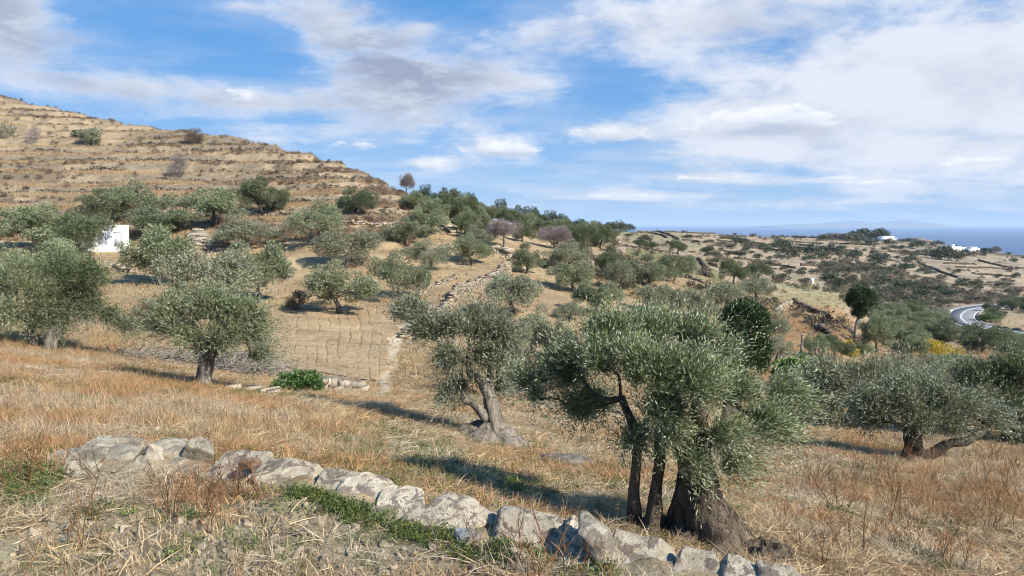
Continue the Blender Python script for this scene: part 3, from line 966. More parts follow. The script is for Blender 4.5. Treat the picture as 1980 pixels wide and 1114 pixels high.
def olive_variant(seed, leaf_mat, bark, w=5.0, h=4.0, clumps=34, quads=25000, leaf=0.135, dense=1.0, open_=False, low=False):
    """one olive tree, foot at the origin; returns the two meshes"""
    rng = np.random.default_rng(seed)
    lobes = []
    nl = int(rng.integers(4, 7))
    for i in range(nl):
        th = 2 * np.pi * (i + rng.random() * 0.6) / nl
        rr = w * 0.5 * (0.46 + 0.20 * rng.random())
        lobes.append(((rr * math.cos(th), rr * math.sin(th), h * (0.40 + 0.20 * rng.random())), (w * 0.23, w * 0.23, h * (0.20 + 0.08 * rng.random()))))
    lobes.append(((0, 0, h * 0.70), (w * 0.3, w * 0.3, h * 0.24)))
    cs, rs = [], []
    for c, r in lobes:
        a, b_ = clump_shell(rng, c, r, max(4, clumps // len(lobes)), w * 0.104)
        cs.append(a); rs.append(b_)
    cs = np.concatenate(cs); rs = np.concatenate(rs)
    zmin = h * (0.08 if low else 0.17)
    cs[:, 2] = np.maximum(cs[:, 2], zmin + rs * 0.6)
    per = 5
    ns = np.maximum(3, (quads / per * (rs ** 2 / (rs ** 2).sum()) * dense)).astype(int)
    V, Q, A = leaves(rng, cs, rs * np.array([1.15, 1.15, 0.9])[:, None].T if False else np.stack([rs * 1.15, rs * 1.15, rs * 0.9], 1), ns, per, leaf * 1.6, leaf, leaf * 0.42, (0.05, 0, 0.25), 0.5, (0, 0, h * 0.5), 0.35, 0.7)
    ex = np.percentile(np.hypot(V[:, 0], V[:, 1]), 97) * 2
    hz = np.percentile(V[:, 2], 99.3)
    crown = mesh_np('crown', V, Q, leaf_mat, False, var=A)
    lean = rng.normal(size=2) * 0.22
    top = np.array([lean[0], lean[1], h * 0.30])
    tb = trunk_buf(rng, [(0, 0, -0.35), (lean[0] * 0.2, lean[1] * 0.2, h * 0.10), (lean[0] * 0.7, lean[1] * 0.7, h * 0.2), top], [0.24, 0.18, 0.14, 0.13], 10, 9, 0.05, 3.0, 0.5)
    lb = limbs(rng, [top], cs, 0.14, 0.014, 5, 0.12, 4)
    tb.add(np.concatenate(lb.V), np.concatenate([f for f in lb.F]))
    trunk = tb.mesh('trunk', bark, True)
    return crown, trunk, ex, hz


VAR = [olive_variant(100 + i, L_olive, B_olive, clumps=30 + 5 * (i % 3), dense=0.9 + 0.12 * (i % 2)) for i in range(5)]
VARG = [olive_variant(140 + i, L_olive_grey, B_olive, clumps=34, dense=0.75) for i in range(3)]
VARD = [olive_variant(160 + i, L_olive_dark, B_dark, clumps=34, dense=1.0) for i in range(3)]
VARP = [olive_variant(180 + i, L_pine, B_dark, clumps=30, quads=9000, leaf=0.2) for i in range(2)]
KIND = {'o': VAR, 'g': VARG, 'd': VARD, 'p': VARP}


def bare_variant(seed):
    rng = np.random.default_rng(seed)
    c, r = clump_shell(rng, (0, 0, 2.5), (2.1, 2.1, 1.3), 50, 0.5)
    V, Q, A = leaves(rng, c, r, 70, 4, 0.45, 0.42, 0.022, (0, 0, 0.5), 0.9, (0, 0, 0.8), 0.3, 0.5)
    tb = trunk_buf(rng, [(0, 0, -0.3), (0.05, 0, 0.5), (0, 0.05, 1.1)], [0.2, 0.16, 0.14], 8, 6, 0.03, 3.0, 0.3)
    lb = limbs(rng, [(0, 0, 0.9)], c, 0.15, 0.02, 5, 0.08, 4)
    tb.add(np.concatenate(lb.V), np.concatenate(lb.F))
    return mesh_np('crown', V, Q, L_bare, False, var=A), tb.mesh('trunk', B_light, True), 5.0, 4.0


KIND['b'] = [bare_variant(7), bare_variant(8)]
rs_tree = np.random.default_rng(5)
trees_placed = []


def plant(kind, px, base, top, wpx, label, group=None, name='olive_tree', cat='olive tree', d=None, vi=None):
    if d is None:
        p = hit(px, base)
    else:
        u, v = px_uv(px, base)
        p = np.array([u * d, d, tz(u * d, d)])
    dist = p[1]
    _, vt = px_uv(px, top)
    W_ = wpx * dist / F
    H_ = max(vt * dist - p[2], W_ * 0.4)
    lst = KIND[kind]
    cr, tk, vw, vh = lst[(vi if vi is not None else int(rs_tree.integers(100))) % len(lst)]
    o = thing(name, label, cat, tuple(p), group, float(rs_tree.random() * 6.28))
    s = W_ / vw * 1.17
    o.scale = (s, s, min(H_ / vh, s * 1.9))
    c = obj('crown', cr, o); c['kind'] = 'stuff'
    obj('trunk', tk, o)
    trees_placed.append((p, W_))
    return o

# ---------------------------------------------------------------- the big trees near the camera
def hero(name, label, foot, lobes, d, chains, leaf, quads, leaf_mat, bark, per=8, sprl=0.30, clump_r=0.34, nclump=12, bias=(0.15, 0, 0.55), flop=0.6,
         extra=None, twig=0.008, depth_j=0.5, r0=0.12, jit=0.30, out=0.55, group=None, seed=1, wl=0.24, shell=0.3, starts=None):
    """lobes: (px, py, distance offset, radius x px, radius z px); chains: trunk paths ((px, py, dist off), ...), radii"""
    rng = np.random.default_rng(seed)
    foot = np.asarray(foot, float)
    root = thing(name, label, 'olive tree', tuple(foot), group)
    cs, rs = [], []
    for (px, py, dd, rx, rz) in lobes:
        c = P3(px, py, d + dd)
        ax = max(rx * d / F - sprl * 0.62, rx * d / F * 0.42); az_ = max(rz * d / F - sprl * 0.62, rz * d / F * 0.42)
        m_ = int(min(16, max(6, nclump * 0.4)))
        a, b_ = clump_shell(rng, c, (ax, (ax + az_) * 0.5, az_), m_, clump_r * 1.15 * (ax + az_) * 0.5)
        cs.append(a); rs.append(b_)
    cs = np.concatenate(cs); rs = np.concatenate(rs)
    ns = np.maximum(3, quads / per * (rs ** 2 / (rs ** 2).sum())).astype(int)
    thin = rng.random(len(cs))
    ns = np.maximum(2, ns * np.where(thin < 0.22, 0.35, np.where(thin > 0.8, 1.25, 0.9))).astype(int)
    V, Q, A = leaves(rng, cs, rs * np.where(thin < 0.22, 1.3, 0.98), ns, per, sprl, leaf, leaf * wl, bias, out, None, shell, flop, jit)
    # long loose shoots that break the outline
    far = norm(cs - cs.mean(0)); edge = np.linalg.norm(cs - cs.mean(0), axis=1) > np.percentile(np.linalg.norm(cs - cs.mean(0), axis=1), 35)
    V2, Q2, A2 = leaves(rng, cs[edge], rs[edge], 5, 16, sprl * 2.1, leaf * 0.95, leaf * wl, np.array(bias) + np.array([0.1, 0, 0.1]), 0.7, None, 0.8, 0.55, 0.4)
    V = np.concatenate([V, V2]); Q = np.concatenate([Q, Q2 + len(A)]); A = np.concatenate([A, A2])
    cr = obj('crown', mesh_np('crown', V - foot, Q, leaf_mat, False, var=A), root); cr['kind'] = 'stuff'
    tb = Buf(); tips = []
    for path, radii, kw in chains:
        pts = [P3(a, b, d + c) for (a, b, c) in path]
        q_ = trunk_buf(rng, pts, radii, **kw)
        tb.add(np.concatenate(q_.V), np.concatenate(q_.F))
        tips.append(pts[-1])
        tips.append((pts[-1] + pts[-2]) * 0.5 if kw.get('mid', False) else pts[-1])
    if extra:
        for b in extra(rng):
            tb.add(*b)
    V = np.concatenate(tb.V) - foot
    obj('trunk', mesh_np('trunk', V, np.concatenate(tb.F), bark, True), root)
    lb = limbs(rng, tips, cs, r0 * 0.8, twig, 5, 0.14, 6)
    lo = obj('limbs', mesh_np('limbs', np.concatenate(lb.V) - foot, np.concatenate(lb.F), bark, True), root); lo['kind'] = 'stuff'
    return root


def root_mound(cx, cy, rx, ry, h, seed, sk=0.0, n=46, m=24, rough=0.10):
    """gnarled root swelling that spreads over the ground from a trunk"""
    th = np.linspace(0, 2 * np.pi, n, endpoint=False); r = np.linspace(0, 1, m)
    R, T = np.meshgrid(r, th, indexing='ij')
    lob = 1 + 0.16 * np.sin(5 * T + seed) + 0.10 * np.sin(9 * T + 2 * seed)
    x = cx + rx * R * np.cos(T) * lob; y = cy + ry * R * np.sin(T) * lob
    g = terrain(x.ravel(), y.ravel()).reshape(x.shape)
    prof = (1 - R) ** 1.15
    fib = fbm(T * 5.0 + np.sin(R * 3), R * 2.2, seed=seed) - 0.5
    fine = fbm(x * 9, y * 9, seed=seed + 5) - 0.5
    z = g + h * prof * (1 + 0.55 * fib) + fine * rough * (1 - R * 0.4) + fib * 0.12 * np.sin(np.pi * R) - 0.10 * R ** 3
    V = np.stack([x, y, z], -1).reshape(-1, 3)
    i = np.arange(m - 1)[:, None] * n; j = np.arange(n)[None, :]; j2 = (j + 1) % n
    Q = np.stack([i + j, i + n + j, i + n + j2, i + j2], -1).reshape(-1, 4)
    return V, Q


B_mid = bark_material('brown gnarled bark', (0.03, 0.023, 0.017), (0.22, 0.17, 0.125), 11.0, 1.0)
K12 = dict(k=14, n=26, amp=0.05, s=5.0)
# A: the large many-stemmed olive behind the wall
dA = 6.9
fA = hit(1345, 1040); fA = P3(1345, 1040, dA); fA[2] = tz(fA[0], fA[1])


def rootA(rng):
    a = P3(1362, 1000, dA)
    b = P3(1300, 1020, dA + 0.25)
    return [root_mound(a[0] + 0.08, a[1], 0.60, 0.55, 0.34, 3, rough=0.22), root_mound(b[0], b[1], 0.62, 0.40, 0.18, 8, rough=0.2), root_mound(a[0] + 0.50, a[1] - 0.30, 0.55, 0.42, 0.14, 5, rough=0.2)]


hero('olive_tree', 'large bushy olive tree with two thin stems and a thick gnarled trunk behind the wall', fA,
     [(1175, 660, 0.2, 62, 60), (1255, 645, 0.4, 74, 50), (1330, 665, 0.3, 66, 54), (1160, 710, 0.0, 52, 50), (1235, 725, -0.2, 88, 62), (1330, 745, -0.3, 88, 66), (1412, 762, 0.0, 62, 44),
      (1492, 762, 0.1, 58, 42), (1448, 818, -0.1, 70, 42), (1380, 842, -0.2, 60, 48), (1275, 800, -0.2, 70, 42), (1330, 905, -0.3, 45, 34), (1400, 900, -0.2, 42, 34),
      (1090, 735, 0.5, 72, 44), (1042, 770, 0.6, 36, 30), (1150, 785, 0.5, 60, 28), (1215, 850, 0.1, 24, 24), (1520, 790, 0.3, 40, 36), (1120, 800, 0.45, 50, 28), (1290, 850, -0.15, 46, 34), (1480, 835, 0.1, 56, 36), (1236, 845, 0.15, 34, 40), (1110, 700, 0.3, 46, 36), (1385, 700, 0.2, 50, 44), (1010, 745, 0.6, 34, 30)],
     dA,
     [(((1226, 1040, 0.25), (1226, 960, 0.25), (1232, 890, 0.2), (1225, 830, 0.15), (1200, 770, 0.2)), [0.085, 0.062, 0.055, 0.05, 0.04], dict(k=9, n=16, amp=0.018, s=9.0, flare=0.8)),
      (((1262, 1030, 0.1), (1268, 960, 0.1), (1276, 890, 0.1), (1278, 820, 0.1), (1290, 750, 0.1)), [0.09, 0.062, 0.055, 0.05, 0.045], dict(k=9, n=16, amp=0.018, s=9.0, flare=0.8)),
      (((1368, 1060, 0.0), (1362, 990, 0.0), (1352, 930, 0.0), (1345, 870, 0.0), (1352, 800, 0.0), (1372, 740, 0.1)), [0.33, 0.25, 0.205, 0.16, 0.12, 0.09], dict(k=30, n=46, amp=0.10, s=6.0, flare=0.5, lobes=7)),
      (((1352, 950, 0.0), (1325, 890, -0.05), (1310, 820, 0.0), (1300, 720, 0.1)), [0.13, 0.10, 0.08, 0.05], dict(k=9, n=14, amp=0.02, s=8.0))],
     0.053, 138000, L_olive, B_mid, extra=rootA, wl=0.205, nclump=15, sprl=0.26, r0=0.058, bias=(0.34, -0.05, 0.50), out=0.40, jit=0.24, flop=0.5, seed=11)

# B: the leaning olive in the middle with a spread root plinth
dB = 14.0
fB = P3(955, 858, dB); fB[2] = tz(fB[0], fB[1])


def rootB(rng):
    a = P3(955, 845, dB)
    return [root_mound(a[0], a[1], 0.95, 0.70, 0.50, 12, rough=0.22)]


hero('olive_tree', 'old olive tree leaning left on a wide pale root plinth amid the slope', fB,
     [(800, 610, 0.2, 48, 34), (845, 640, 0.1, 52, 36), (905, 640, 0.0, 58, 40), (960, 655, 0.1, 52, 44), (880, 690, -0.2, 46, 36), (935, 690, -0.1, 52, 36), (975, 705, 0.1, 28, 30),
      (885, 745, 0.2, 40, 34), (868, 765, 0.0, 26, 20), (960, 745, 0.4, 30, 26), (930, 620, 0.3, 44, 24)],
     dB,
     [(((955, 850, 0), (956, 815, 0), (950, 780, 0), (940, 750, 0), (934, 735, 0.0), (915, 726, 0.0), (900, 700, 0.0)), [0.21, 0.19, 0.165, 0.135, 0.11, 0.09, 0.07], dict(k=18, n=34, amp=0.06, s=5.0, flare=0.4)),
      (((944, 815, -0.05), (930, 795, -0.1), (912, 778, -0.1), (888, 772, 0.0)), [0.12, 0.10, 0.085, 0.06], dict(k=9, n=12, amp=0.02, s=6.0)),
      (((945, 760, 0.1), (948, 735, 0.15), (950, 700, 0.2)), [0.10, 0.08, 0.05], dict(k=9, n=10, amp=0.02, s=6.0))],
     0.074, 60000, L_olive_grey, B_light, extra=rootB, nclump=26, sprl=0.34, r0=0.10, bias=(-0.10, 0, 0.40), seed=21, clump_r=0.36)

# C: the olive with a single clean trunk, left of the middle
dC = 22.0
fC = hit(394, 748); dC = fC[1]
hero('olive_tree', 'round headed olive tree with a clean grey trunk in orange grass before the brush pile', fC,
     [(340, 610, 0.2, 44, 40), (400, 600, 0.0, 54, 38), (455, 615, 0.1, 50, 44), (360, 650, -0.2, 46, 32), (425, 650, -0.2, 54, 34), (480, 645, 0.1, 34, 34), (320, 640, 0.4, 30, 28), (490, 690, 0.4, 22, 18), (400, 670, 0.2, 40, 24)],
     dC,
     [(((392, 758, 0), (396, 725, 0), (399, 700, 0), (394, 675, 0), (380, 650, 0)), [0.20, 0.165, 0.155, 0.15, 0.10], dict(k=14, n=22, amp=0.045, s=4.0, flare=0.35)),
      (((398, 700, 0), (415, 675, 0), (438, 650, 0)), [0.13, 0.11, 0.08], dict(k=10, n=10, amp=0.03, s=4.0))],
     0.088, 50000, L_olive, B_light, nclump=40, sprl=0.40, r0=0.12, seed=31, clump_r=0.38, bias=(0.2, 0, 0.5))

# D: the low spreading olive on the right
fD = hit(1770, 892); dD = fD[1]
hero('olive_tree', 'low spreading olive tree with a dark limb reaching right above the straw', fD,
     [(1690, 785, 0.3, 54, 42), (1745, 765, 0.2, 60, 44), (1800, 775, 0.1, 56, 40), (1850, 785, 0.0, 44, 36), (1765, 808, -0.1, 56, 28), (1835, 815, -0.1, 46, 26), (1895, 805, 0.1, 40, 30), (1925, 822, 0.2, 26, 24), (1692, 815, 0.4, 40, 24)],
     dD,
     [(((1766, 898, 0), (1770, 870, 0), (1764, 848, 0), (1755, 825, 0)), [0.30, 0.22, 0.20, 0.13], dict(k=14, n=18, amp=0.06, s=4.0, flare=0.5)),
      (((1780, 888, -0.1), (1808, 874, -0.15), (1838, 860, -0.2), (1878, 850, -0.2), (1905, 828, -0.1)), [0.15, 0.125, 0.11, 0.09, 0.06], dict(k=10, n=16, amp=0.03, s=4.0))],
     0.082, 54000, L_olive_grey, B_dark, nclump=32, sprl=0.36, r0=0.11, seed=41, clump_r=0.38, bias=(0.25, 0, 0.45))

# E, F: the broad grey olives behind it
fE = hit(1615, 828); dE = fE[1]
hero('olive_tree', 'broad grey olive tree behind the low spreading one, right of the big bushy olive', fE,
     [(1598, 765, 0.5, 34, 36), (1610, 730, 0.3, 60, 44), (1680, 735, 0.2, 64, 50), (1625, 775, 0.0, 66, 36), (1600, 795, 0.0, 44, 26), (1740, 735, 0.5, 50, 44), (1690, 785, 0.0, 46, 28), (1785, 755, 0.9, 46, 38)],
     dE, [(((1605, 835, 0), (1608, 812, 0), (1618, 785, 0)), [0.34, 0.28, 0.18], dict(k=12, n=12, amp=0.06, s=3.0, flare=0.4)),
          (((1640, 832, 0.2), (1648, 805, 0.2), (1670, 770, 0.2)), [0.28, 0.22, 0.14], dict(k=10, n=12, amp=0.05, s=3.0, flare=0.4))],
     0.105, 50000, L_olive_grey, B_dark, nclump=50, sprl=0.45, r0=0.15, seed=51, clump_r=0.36, bias=(0.1, 0, 0.4))
fG = hit(1955, 862); dG = fG[1]
hero('olive_tree', 'dark wide olive tree at the right edge beyond the low spreading one', fG,
     [(1905, 740, 0.8, 56, 44), (1960, 735, 0.5, 50, 50), (1990, 790, 0.0, 46, 44), (1930, 785, 0.2, 50, 40), (1970, 820, 0.0, 44, 30), (2040, 760, 0.4, 60, 60)],
     dG, [(((1952, 868, 0), (1958, 845, 0), (1962, 815, 0)), [0.34, 0.26, 0.18], dict(k=12, n=12, amp=0.06, s=3.0, flare=0.4)),
          (((1985, 866, 0.2), (1990, 840, 0.2), (2000, 805, 0.2)), [0.26, 0.2, 0.14], dict(k=10, n=12, amp=0.05, s=3.0, flare=0.4))],
     0.105, 42000, L_olive_dark, B_dark, nclump=50, sprl=0.45, r0=0.14, seed=61, clump_r=0.36)

# far left pair at the edge of the orange grass
fH = hit(72, 668); dH = fH[1]
hero('olive_tree', 'silvery olive tree with its trunk in orange grass at the left edge', fH,
     [(-10, 560, 0.2, 50, 50), (40, 545, 0.0, 54, 44), (85, 580, -0.1, 48, 46), (30, 605, -0.2, 60, 40), (80, 625, -0.1, 40, 28), (-40, 610, 0.1, 50, 40)],
     dH, [(((68, 675, 0), (66, 650, 0), (58, 625, 0)), [0.17, 0.13, 0.10], dict(k=10, n=12, amp=0.04, s=3.0, flare=0.3))],
     0.095, 44000, L_olive, B_olive, nclump=50, sprl=0.42, r0=0.13, seed=71, clump_r=0.38)
fI = hit(98, 678)
hero('olive_tree', 'darker olive tree with a forked pale trunk and drooping right branches near the left edge', fI,
     [(110, 530, 0.8, 48, 40), (160, 545, 0.6, 46, 44), (130, 580, 0.5, 50, 40), (175, 590, 0.6, 36, 34), (205, 605, 0.8, 34, 22), (230, 625, 0.9, 24, 16), (120, 620, 0.4, 30, 22)],
     fI[1], [(((92, 684, 0), (94, 660, 0), (105, 630, 0.2)), [0.15, 0.13, 0.10], dict(k=10, n=12, amp=0.04, s=3.0, flare=0.3)),
             (((104, 684, 0), (106, 660, 0), (120, 625, 0.2)), [0.12, 0.10, 0.08], dict(k=9, n=12, amp=0.03, s=3.0, flare=0.3))],
     0.095, 42000, L_olive_dark, B_light, nclump=50, sprl=0.42, r0=0.11, seed=81, clump_r=0.38, bias=(0.35, 0, 0.1))

# ---------------------------------------------------------------- the olives of the terraces, one by one
T = [  # kind, px, base, top, width, label
    ('o', 268, 432, 350, 112, 'large olive tree at the foot of the dry hill above the white hut'),
    ('o', 205, 434, 366, 84, 'olive tree directly behind the white hut, left of the large one'),
    ('o', 312, 455, 404, 122, 'wide low olive tree to the right of the white hut roof'),
    ('o', 70, 478, 398, 130, 'olive tree left of the white hut against the hill foot'),
    ('d', 152, 492, 413, 108, 'dark olive tree overhanging the left end of the white hut'),
    ('o', 62, 548, 446, 165, 'big olive tree at the left edge below the white hut'),
    ('o', 308, 552, 440, 132, 'olive tree with curved bare limbs below and right of the white hut'),
    ('o', 416, 434, 366, 112, 'olive tree with several visible limbs left of the slim forked one at the hill foot'),
    ('d', 508, 420, 347, 80, 'slim forked olive tree with bare pale trunk at the hill foot'),
    ('g', 478, 478, 417, 116, 'low grey olive tree below the slim forked one'),
    ('o', 502, 585, 470, 112, 'bright leafy olive tree right behind the round headed tree with the clean trunk'),
    ('g', 412, 604, 488, 158, 'pale wide olive tree just behind the round headed tree with the clean trunk'),
    ('d', 690, 413, 365, 76, 'dark umbrella shaped olive tree under the rocky ledge of the hill'),
    ('o', 614, 471, 388, 108, 'tall olive tree with a two tier crown above the ploughed field'),
    ('g', 672, 516, 448, 112, 'grey olive tree between the two tier olive and the shaded one by the field'),
    ('o', 657, 607, 508, 146, 'wide olive tree casting a dark shadow at the top of the ploughed field'),
    ('o', 774, 580, 487, 106, 'dense olive tree at the right corner of the ploughed field'),
    ('o', 784, 474, 422, 76, 'olive tree with dark shadow on its left halfway up the slope'),
    ('o', 826, 458, 405, 72, 'olive tree right above the one with the dark left shadow'),
    ('g', 828, 524, 464, 88, 'leaning grey olive tree above the central stone wall'),
    ('o', 912, 513, 453, 74, 'small pale olive tree on the bare terrace above the central stone wall'),
    ('o', 1020, 528, 471, 64, 'olive tree standing beside the upper end of the central stone wall'),
    ('g', 992, 606, 532, 112, 'olive tree with a split dark trunk below the central stone wall'),
    ('g', 1028, 690, 594, 88, 'small grey olive tree on a thin stem left of its twin'),
    ('g', 1072, 696, 614, 74, 'small grey olive tree right of its thin stemmed twin'),
    ('g', 1096, 528, 465, 78, 'grey olive tree below the purple bare tree'),
    ('o', 1110, 565, 507, 84, 'olive tree in the centre of the lower terraces, above the twin trunked one'),
    ('o', 1152, 610, 545, 86, 'twin trunked olive tree behind the top of the big bushy olive'),
    ('g', 1102, 618, 580, 58, 'low olive bush left of the twin trunked olive'),
    ('d', 1176, 528, 478, 62, 'dark round olive tree beside a stone pillar on the terraces'),
    ('g', 1198, 562, 506, 54, 'narrow olive tree below the dark round one'),
    ('o', 1256, 552, 494, 82, 'round olive tree just below the small green field'),
    ('o', 1302, 548, 494, 62, 'olive tree touching the right side of the round one below the green field'),
    ('o', 1327, 528, 494, 42, 'smaller olive tree at the corner of the mossy field'),
    ('g', 1268, 606, 552, 62, 'bushy olive tree seen over the top of the big bushy olive'),
    ('g', 1322, 616, 560, 66, 'low olive tree in the middle of the row behind the big bushy olive'),
    ('g', 1362, 622, 570, 58, 'olive tree at the right end of the row behind the big bushy olive'),
    ('g', 1400, 606, 546, 84, 'olive tree with an arched dark trunk above the cypress'),
    ('d', 1418, 552, 500, 52, 'tall dark olive tree in the clump on the right slope'),
    ('d', 1466, 540, 508, 46, 'dark round olive tree at the right end of the clump'),
    ('g', 1462, 578, 530, 62, 'wide olive tree leaning right above the ochre ground'),
    ('g', 1492, 664, 600, 62, 'grey green olive tree right behind the cypress'),
    ('g', 1500, 700, 648, 50, 'pale olive shrub at the right foot of the cypress'),
    ('d', 1310, 491, 465, 34, 'lone dark round tree above the green field'),
    ('d', 1240, 480, 463, 30, 'low dark tree behind the wall of the green field'),
    ('d', 1258, 481, 467, 22, 'smaller dark tree right of the low dark one behind the green field wall'),
    ('o', 1576, 692, 646, 46, 'small yellowish olive bush left of the post on the ochre slope'),
    ('d', 1614, 695, 648, 58, 'dark dense olive bush left of the yellow shrub'),
    ('o', 1668, 696, 662, 30, 'olive bush right of the yellow shrub under the tall clipped tree'),
    ('o', 1694, 682, 610, 58, 'full olive tree at the foot of the tall clipped tree'),
    ('o', 1746, 655, 612, 62, 'upper olive tree of the orchard row right of the tall clipped tree'),
    ('o', 1752, 678, 632, 66, 'middle olive tree of the orchard row right of the tall clipped tree'),
    ('o', 1762, 698, 648, 62, 'lowest olive tree of the orchard row above the yellow flowering shrubs'),
    ('o', 1700, 624, 592, 44, 'small olive tree behind the tall clipped tree'),
    ('o', 1728, 618, 586, 48, 'olive tree at the upper left of the valley orchard'),
    ('d', 1762, 612, 582, 44, 'dark olive tree at the top of the valley orchard'),
    ('o', 1745, 628, 596, 52, 'olive tree in the heart of the valley orchard'),
    ('o', 1785, 632, 598, 58, 'wide olive tree in the valley orchard left of the road bend'),
    ('g', 1815, 628, 598, 46, 'pale olive tree beside the outer edge of the road bend'),
    ('o', 1800, 652, 616, 66, 'olive tree below the road bend'),
    ('d', 1822, 668, 616, 86, 'wide dark olive tree below the road bend'),
    ('d', 1900, 684, 628, 84, 'olive tree with visible trunk in the open below the road'),
    ('o', 1950, 668, 638, 74, 'olive tree right of the open one below the road'),
    ('d', 1968, 706, 660, 86, 'dark olive tree at the right edge below the road'),
    ('o', 1850, 742, 688, 110, 'broad green olive tree beyond the yellow flowering shrubs'),
    ('g', 1790, 752, 690, 90, 'olive tree between the orchard row and the broad grey olive'),
    ('d', 1915, 604, 586, 26, 'dark bush tree on the inside of the road bend'),
    ('d', 1925, 614, 596, 30, 'second dark tree lower on the inside of the road bend'),
    ('d', 1956, 600, 576, 40, 'dark tree right of the road bend'),
    ('d', 1978, 598, 570, 40, 'dark tree at the right edge above the road'),
    ('d', 870, 428, 368, 58, 'tall dark olive tree at the left end of the ridge grove'),
    ('o', 804, 408, 370, 58, 'pale olive tree where the ridge grove meets the dry hill'),
    ('o', 838, 424, 386, 56, 'pale olive tree in front of the left end of the ridge grove'),
    ('b', 786, 372, 336, 30, 'bare grey tree alone on the skyline at the end of the dry hill'),
    ('b', 974, 478, 426, 64, 'bare purplish tree in front of the ridge grove'),
    ('b', 1072, 482, 440, 62, 'second bare purplish tree further right in front of the ridge grove'),
    ('g', 924, 478, 436, 58, 'olive tree left of the first bare purplish tree'),
]
for i, (k_, px, b_, t_, w_, lab) in enumerate(T):
    g = {'b': 'bare trees by the ridge grove'}.get(k_, 'olive trees of the terraces')
    plant(k_, px, b_, t_, w_, lab, g, 'bare_tree' if k_ == 'b' else 'olive_tree', 'bare tree' if k_ == 'b' else 'olive tree')

# the close grove along the ridge
GROVE = [(905, 432, 382, 54), (885, 412, 374, 46), (935, 430, 392, 48), (962, 434, 398, 46), (990, 445, 405, 48), (1018, 450, 412, 44), (1040, 446, 412, 46), (1050, 462, 424, 48),
         (1085, 458, 424, 46), (1105, 468, 430, 46), (1128, 478, 432, 52), (1160, 480, 434, 50), (1140, 460, 428, 44), (1010, 468, 430, 46), (945, 462, 420, 50), (918, 446, 400, 50), (900, 460, 415, 46), (1172, 470, 438, 40)]
ORD = ['leftmost', 'second', 'third', 'fourth', 'fifth', 'sixth', 'seventh', 'eighth', 'ninth', 'tenth', 'eleventh', 'twelfth', 'thirteenth', 'fourteenth', 'fifteenth', 'sixteenth', 'seventeenth', 'eighteenth']
GROVE.sort()
for i, (px, b_, t_, w_) in enumerate(GROVE):
    dk = i % 3
    plant('d' if dk else 'o', px, b_, t_, w_, ('leftmost' if i == 0 else ORD[i] + ' from the left') + ' of the ' + ('dark' if dk else 'paler') + ' olive trees in the grove below the ridge crest', 'olive trees of the ridge grove', d=None)
CREST = [(824, 392, 358, 36), (858, 402, 364, 34), (880, 405, 370, 32), (910, 412, 374, 34), (968, 424, 386, 40), (1000, 428, 398, 38), (1024, 430, 400, 42), (1062, 436, 408, 38), (1088, 440, 414, 30), (1120, 441, 424, 34), (1150, 443, 428, 30), (1180, 445, 430, 26), (1200, 445, 430, 22)]
for i, (px, b_, t_, w_) in enumerate(CREST):
    d_ = np.interp(px, [800, 1000, 1125, 1250], [116, 150, 260, 420])
    plant('p', px, b_, t_, w_, ('leftmost' if i == 0 else 'rightmost' if i == len(CREST) - 1 else ORD[i] + ' from the left') + ' of the dark evergreens on the ridge crest against the sky', 'evergreens along the ridge crest', 'evergreen_tree', 'evergreen', d=d_)


# ---------------------------------------------------------------- cypress, clipped tree, shrubs
def clump_tree(name, label, cat, p, cs, rs, leaf_mat, n_spr, per, sprl, L, W_, trunk=None, bark=B_dark, seed=1, bias=(0, 0, 0.8), out=0.4, group=None, flop=0.5, stems=True, shell=0.5):
    rng = np.random.default_rng(seed)
    o = thing(name, label, cat, tuple(p), group)
    V, Q, A = leaves(rng, cs, rs, n_spr, per, sprl, L, W_, bias, out, None, shell, flop)
    c = obj('crown', mesh_np('crown', V, Q, leaf_mat, False, var=A), o); c['kind'] = 'stuff'
    tb = Buf()
    if trunk:
        q_ = trunk_buf(rng, trunk[0], trunk[1], 9, 10, 0.02, 3.0, 0.3)
        tb.add(np.concatenate(q_.V), np.concatenate(q_.F))
        tip = trunk[0][-1]
    else:
        tip = (0, 0, 0)
    if stems:
        lb = limbs(rng, [tip], cs, 0.06, 0.012, 4, 0.08, 3)
        tb.add(np.concatenate(lb.V), np.concatenate(lb.F))
    if tb.n:
        obj('trunk', tb.mesh('trunk', bark, True), o)
    return o


rng = np.random.default_rng(77)
d_ = 35.0
u_, v_ = px_uv(1436, 715)
pc = np.array([u_ * d_, d_, tz(u_ * d_, d_)])
hc = P3(1436, 588, d_)[2] - pc[2]; rc = 43 * d_ / F
cs, rs = [], []
for i in range(190):
    f = rng.random() ** 0.8
    th = rng.random() * 6.283
    prof = rc * (0.80 + 0.2 * math.sin(min(f * 1.6, 1) * math.pi)) * (1 if f < 0.80 else math.sqrt(max(0, 1 - ((f - 0.80) / 0.205) ** 2))) * (0.78 + 0.40 * rng.random())
    cs.append((prof * math.cos(th), prof * math.sin(th), 0.15 + f * (hc - 0.25))); rs.append(0.22 + 0.16 * rng.random())
clump_tree('cypress', 'dark rounded column of a cypress rising behind the big bushy olive', 'cypress', pc, np.array(cs), np.array(rs), L_cypress, 60, 4, 0.12, 0.11, 0.05,
           ([(0, 0, -0.3), (0, 0, hc * 0.5), (0, 0, hc * 0.85)], [0.22, 0.16, 0.06]), seed=5)
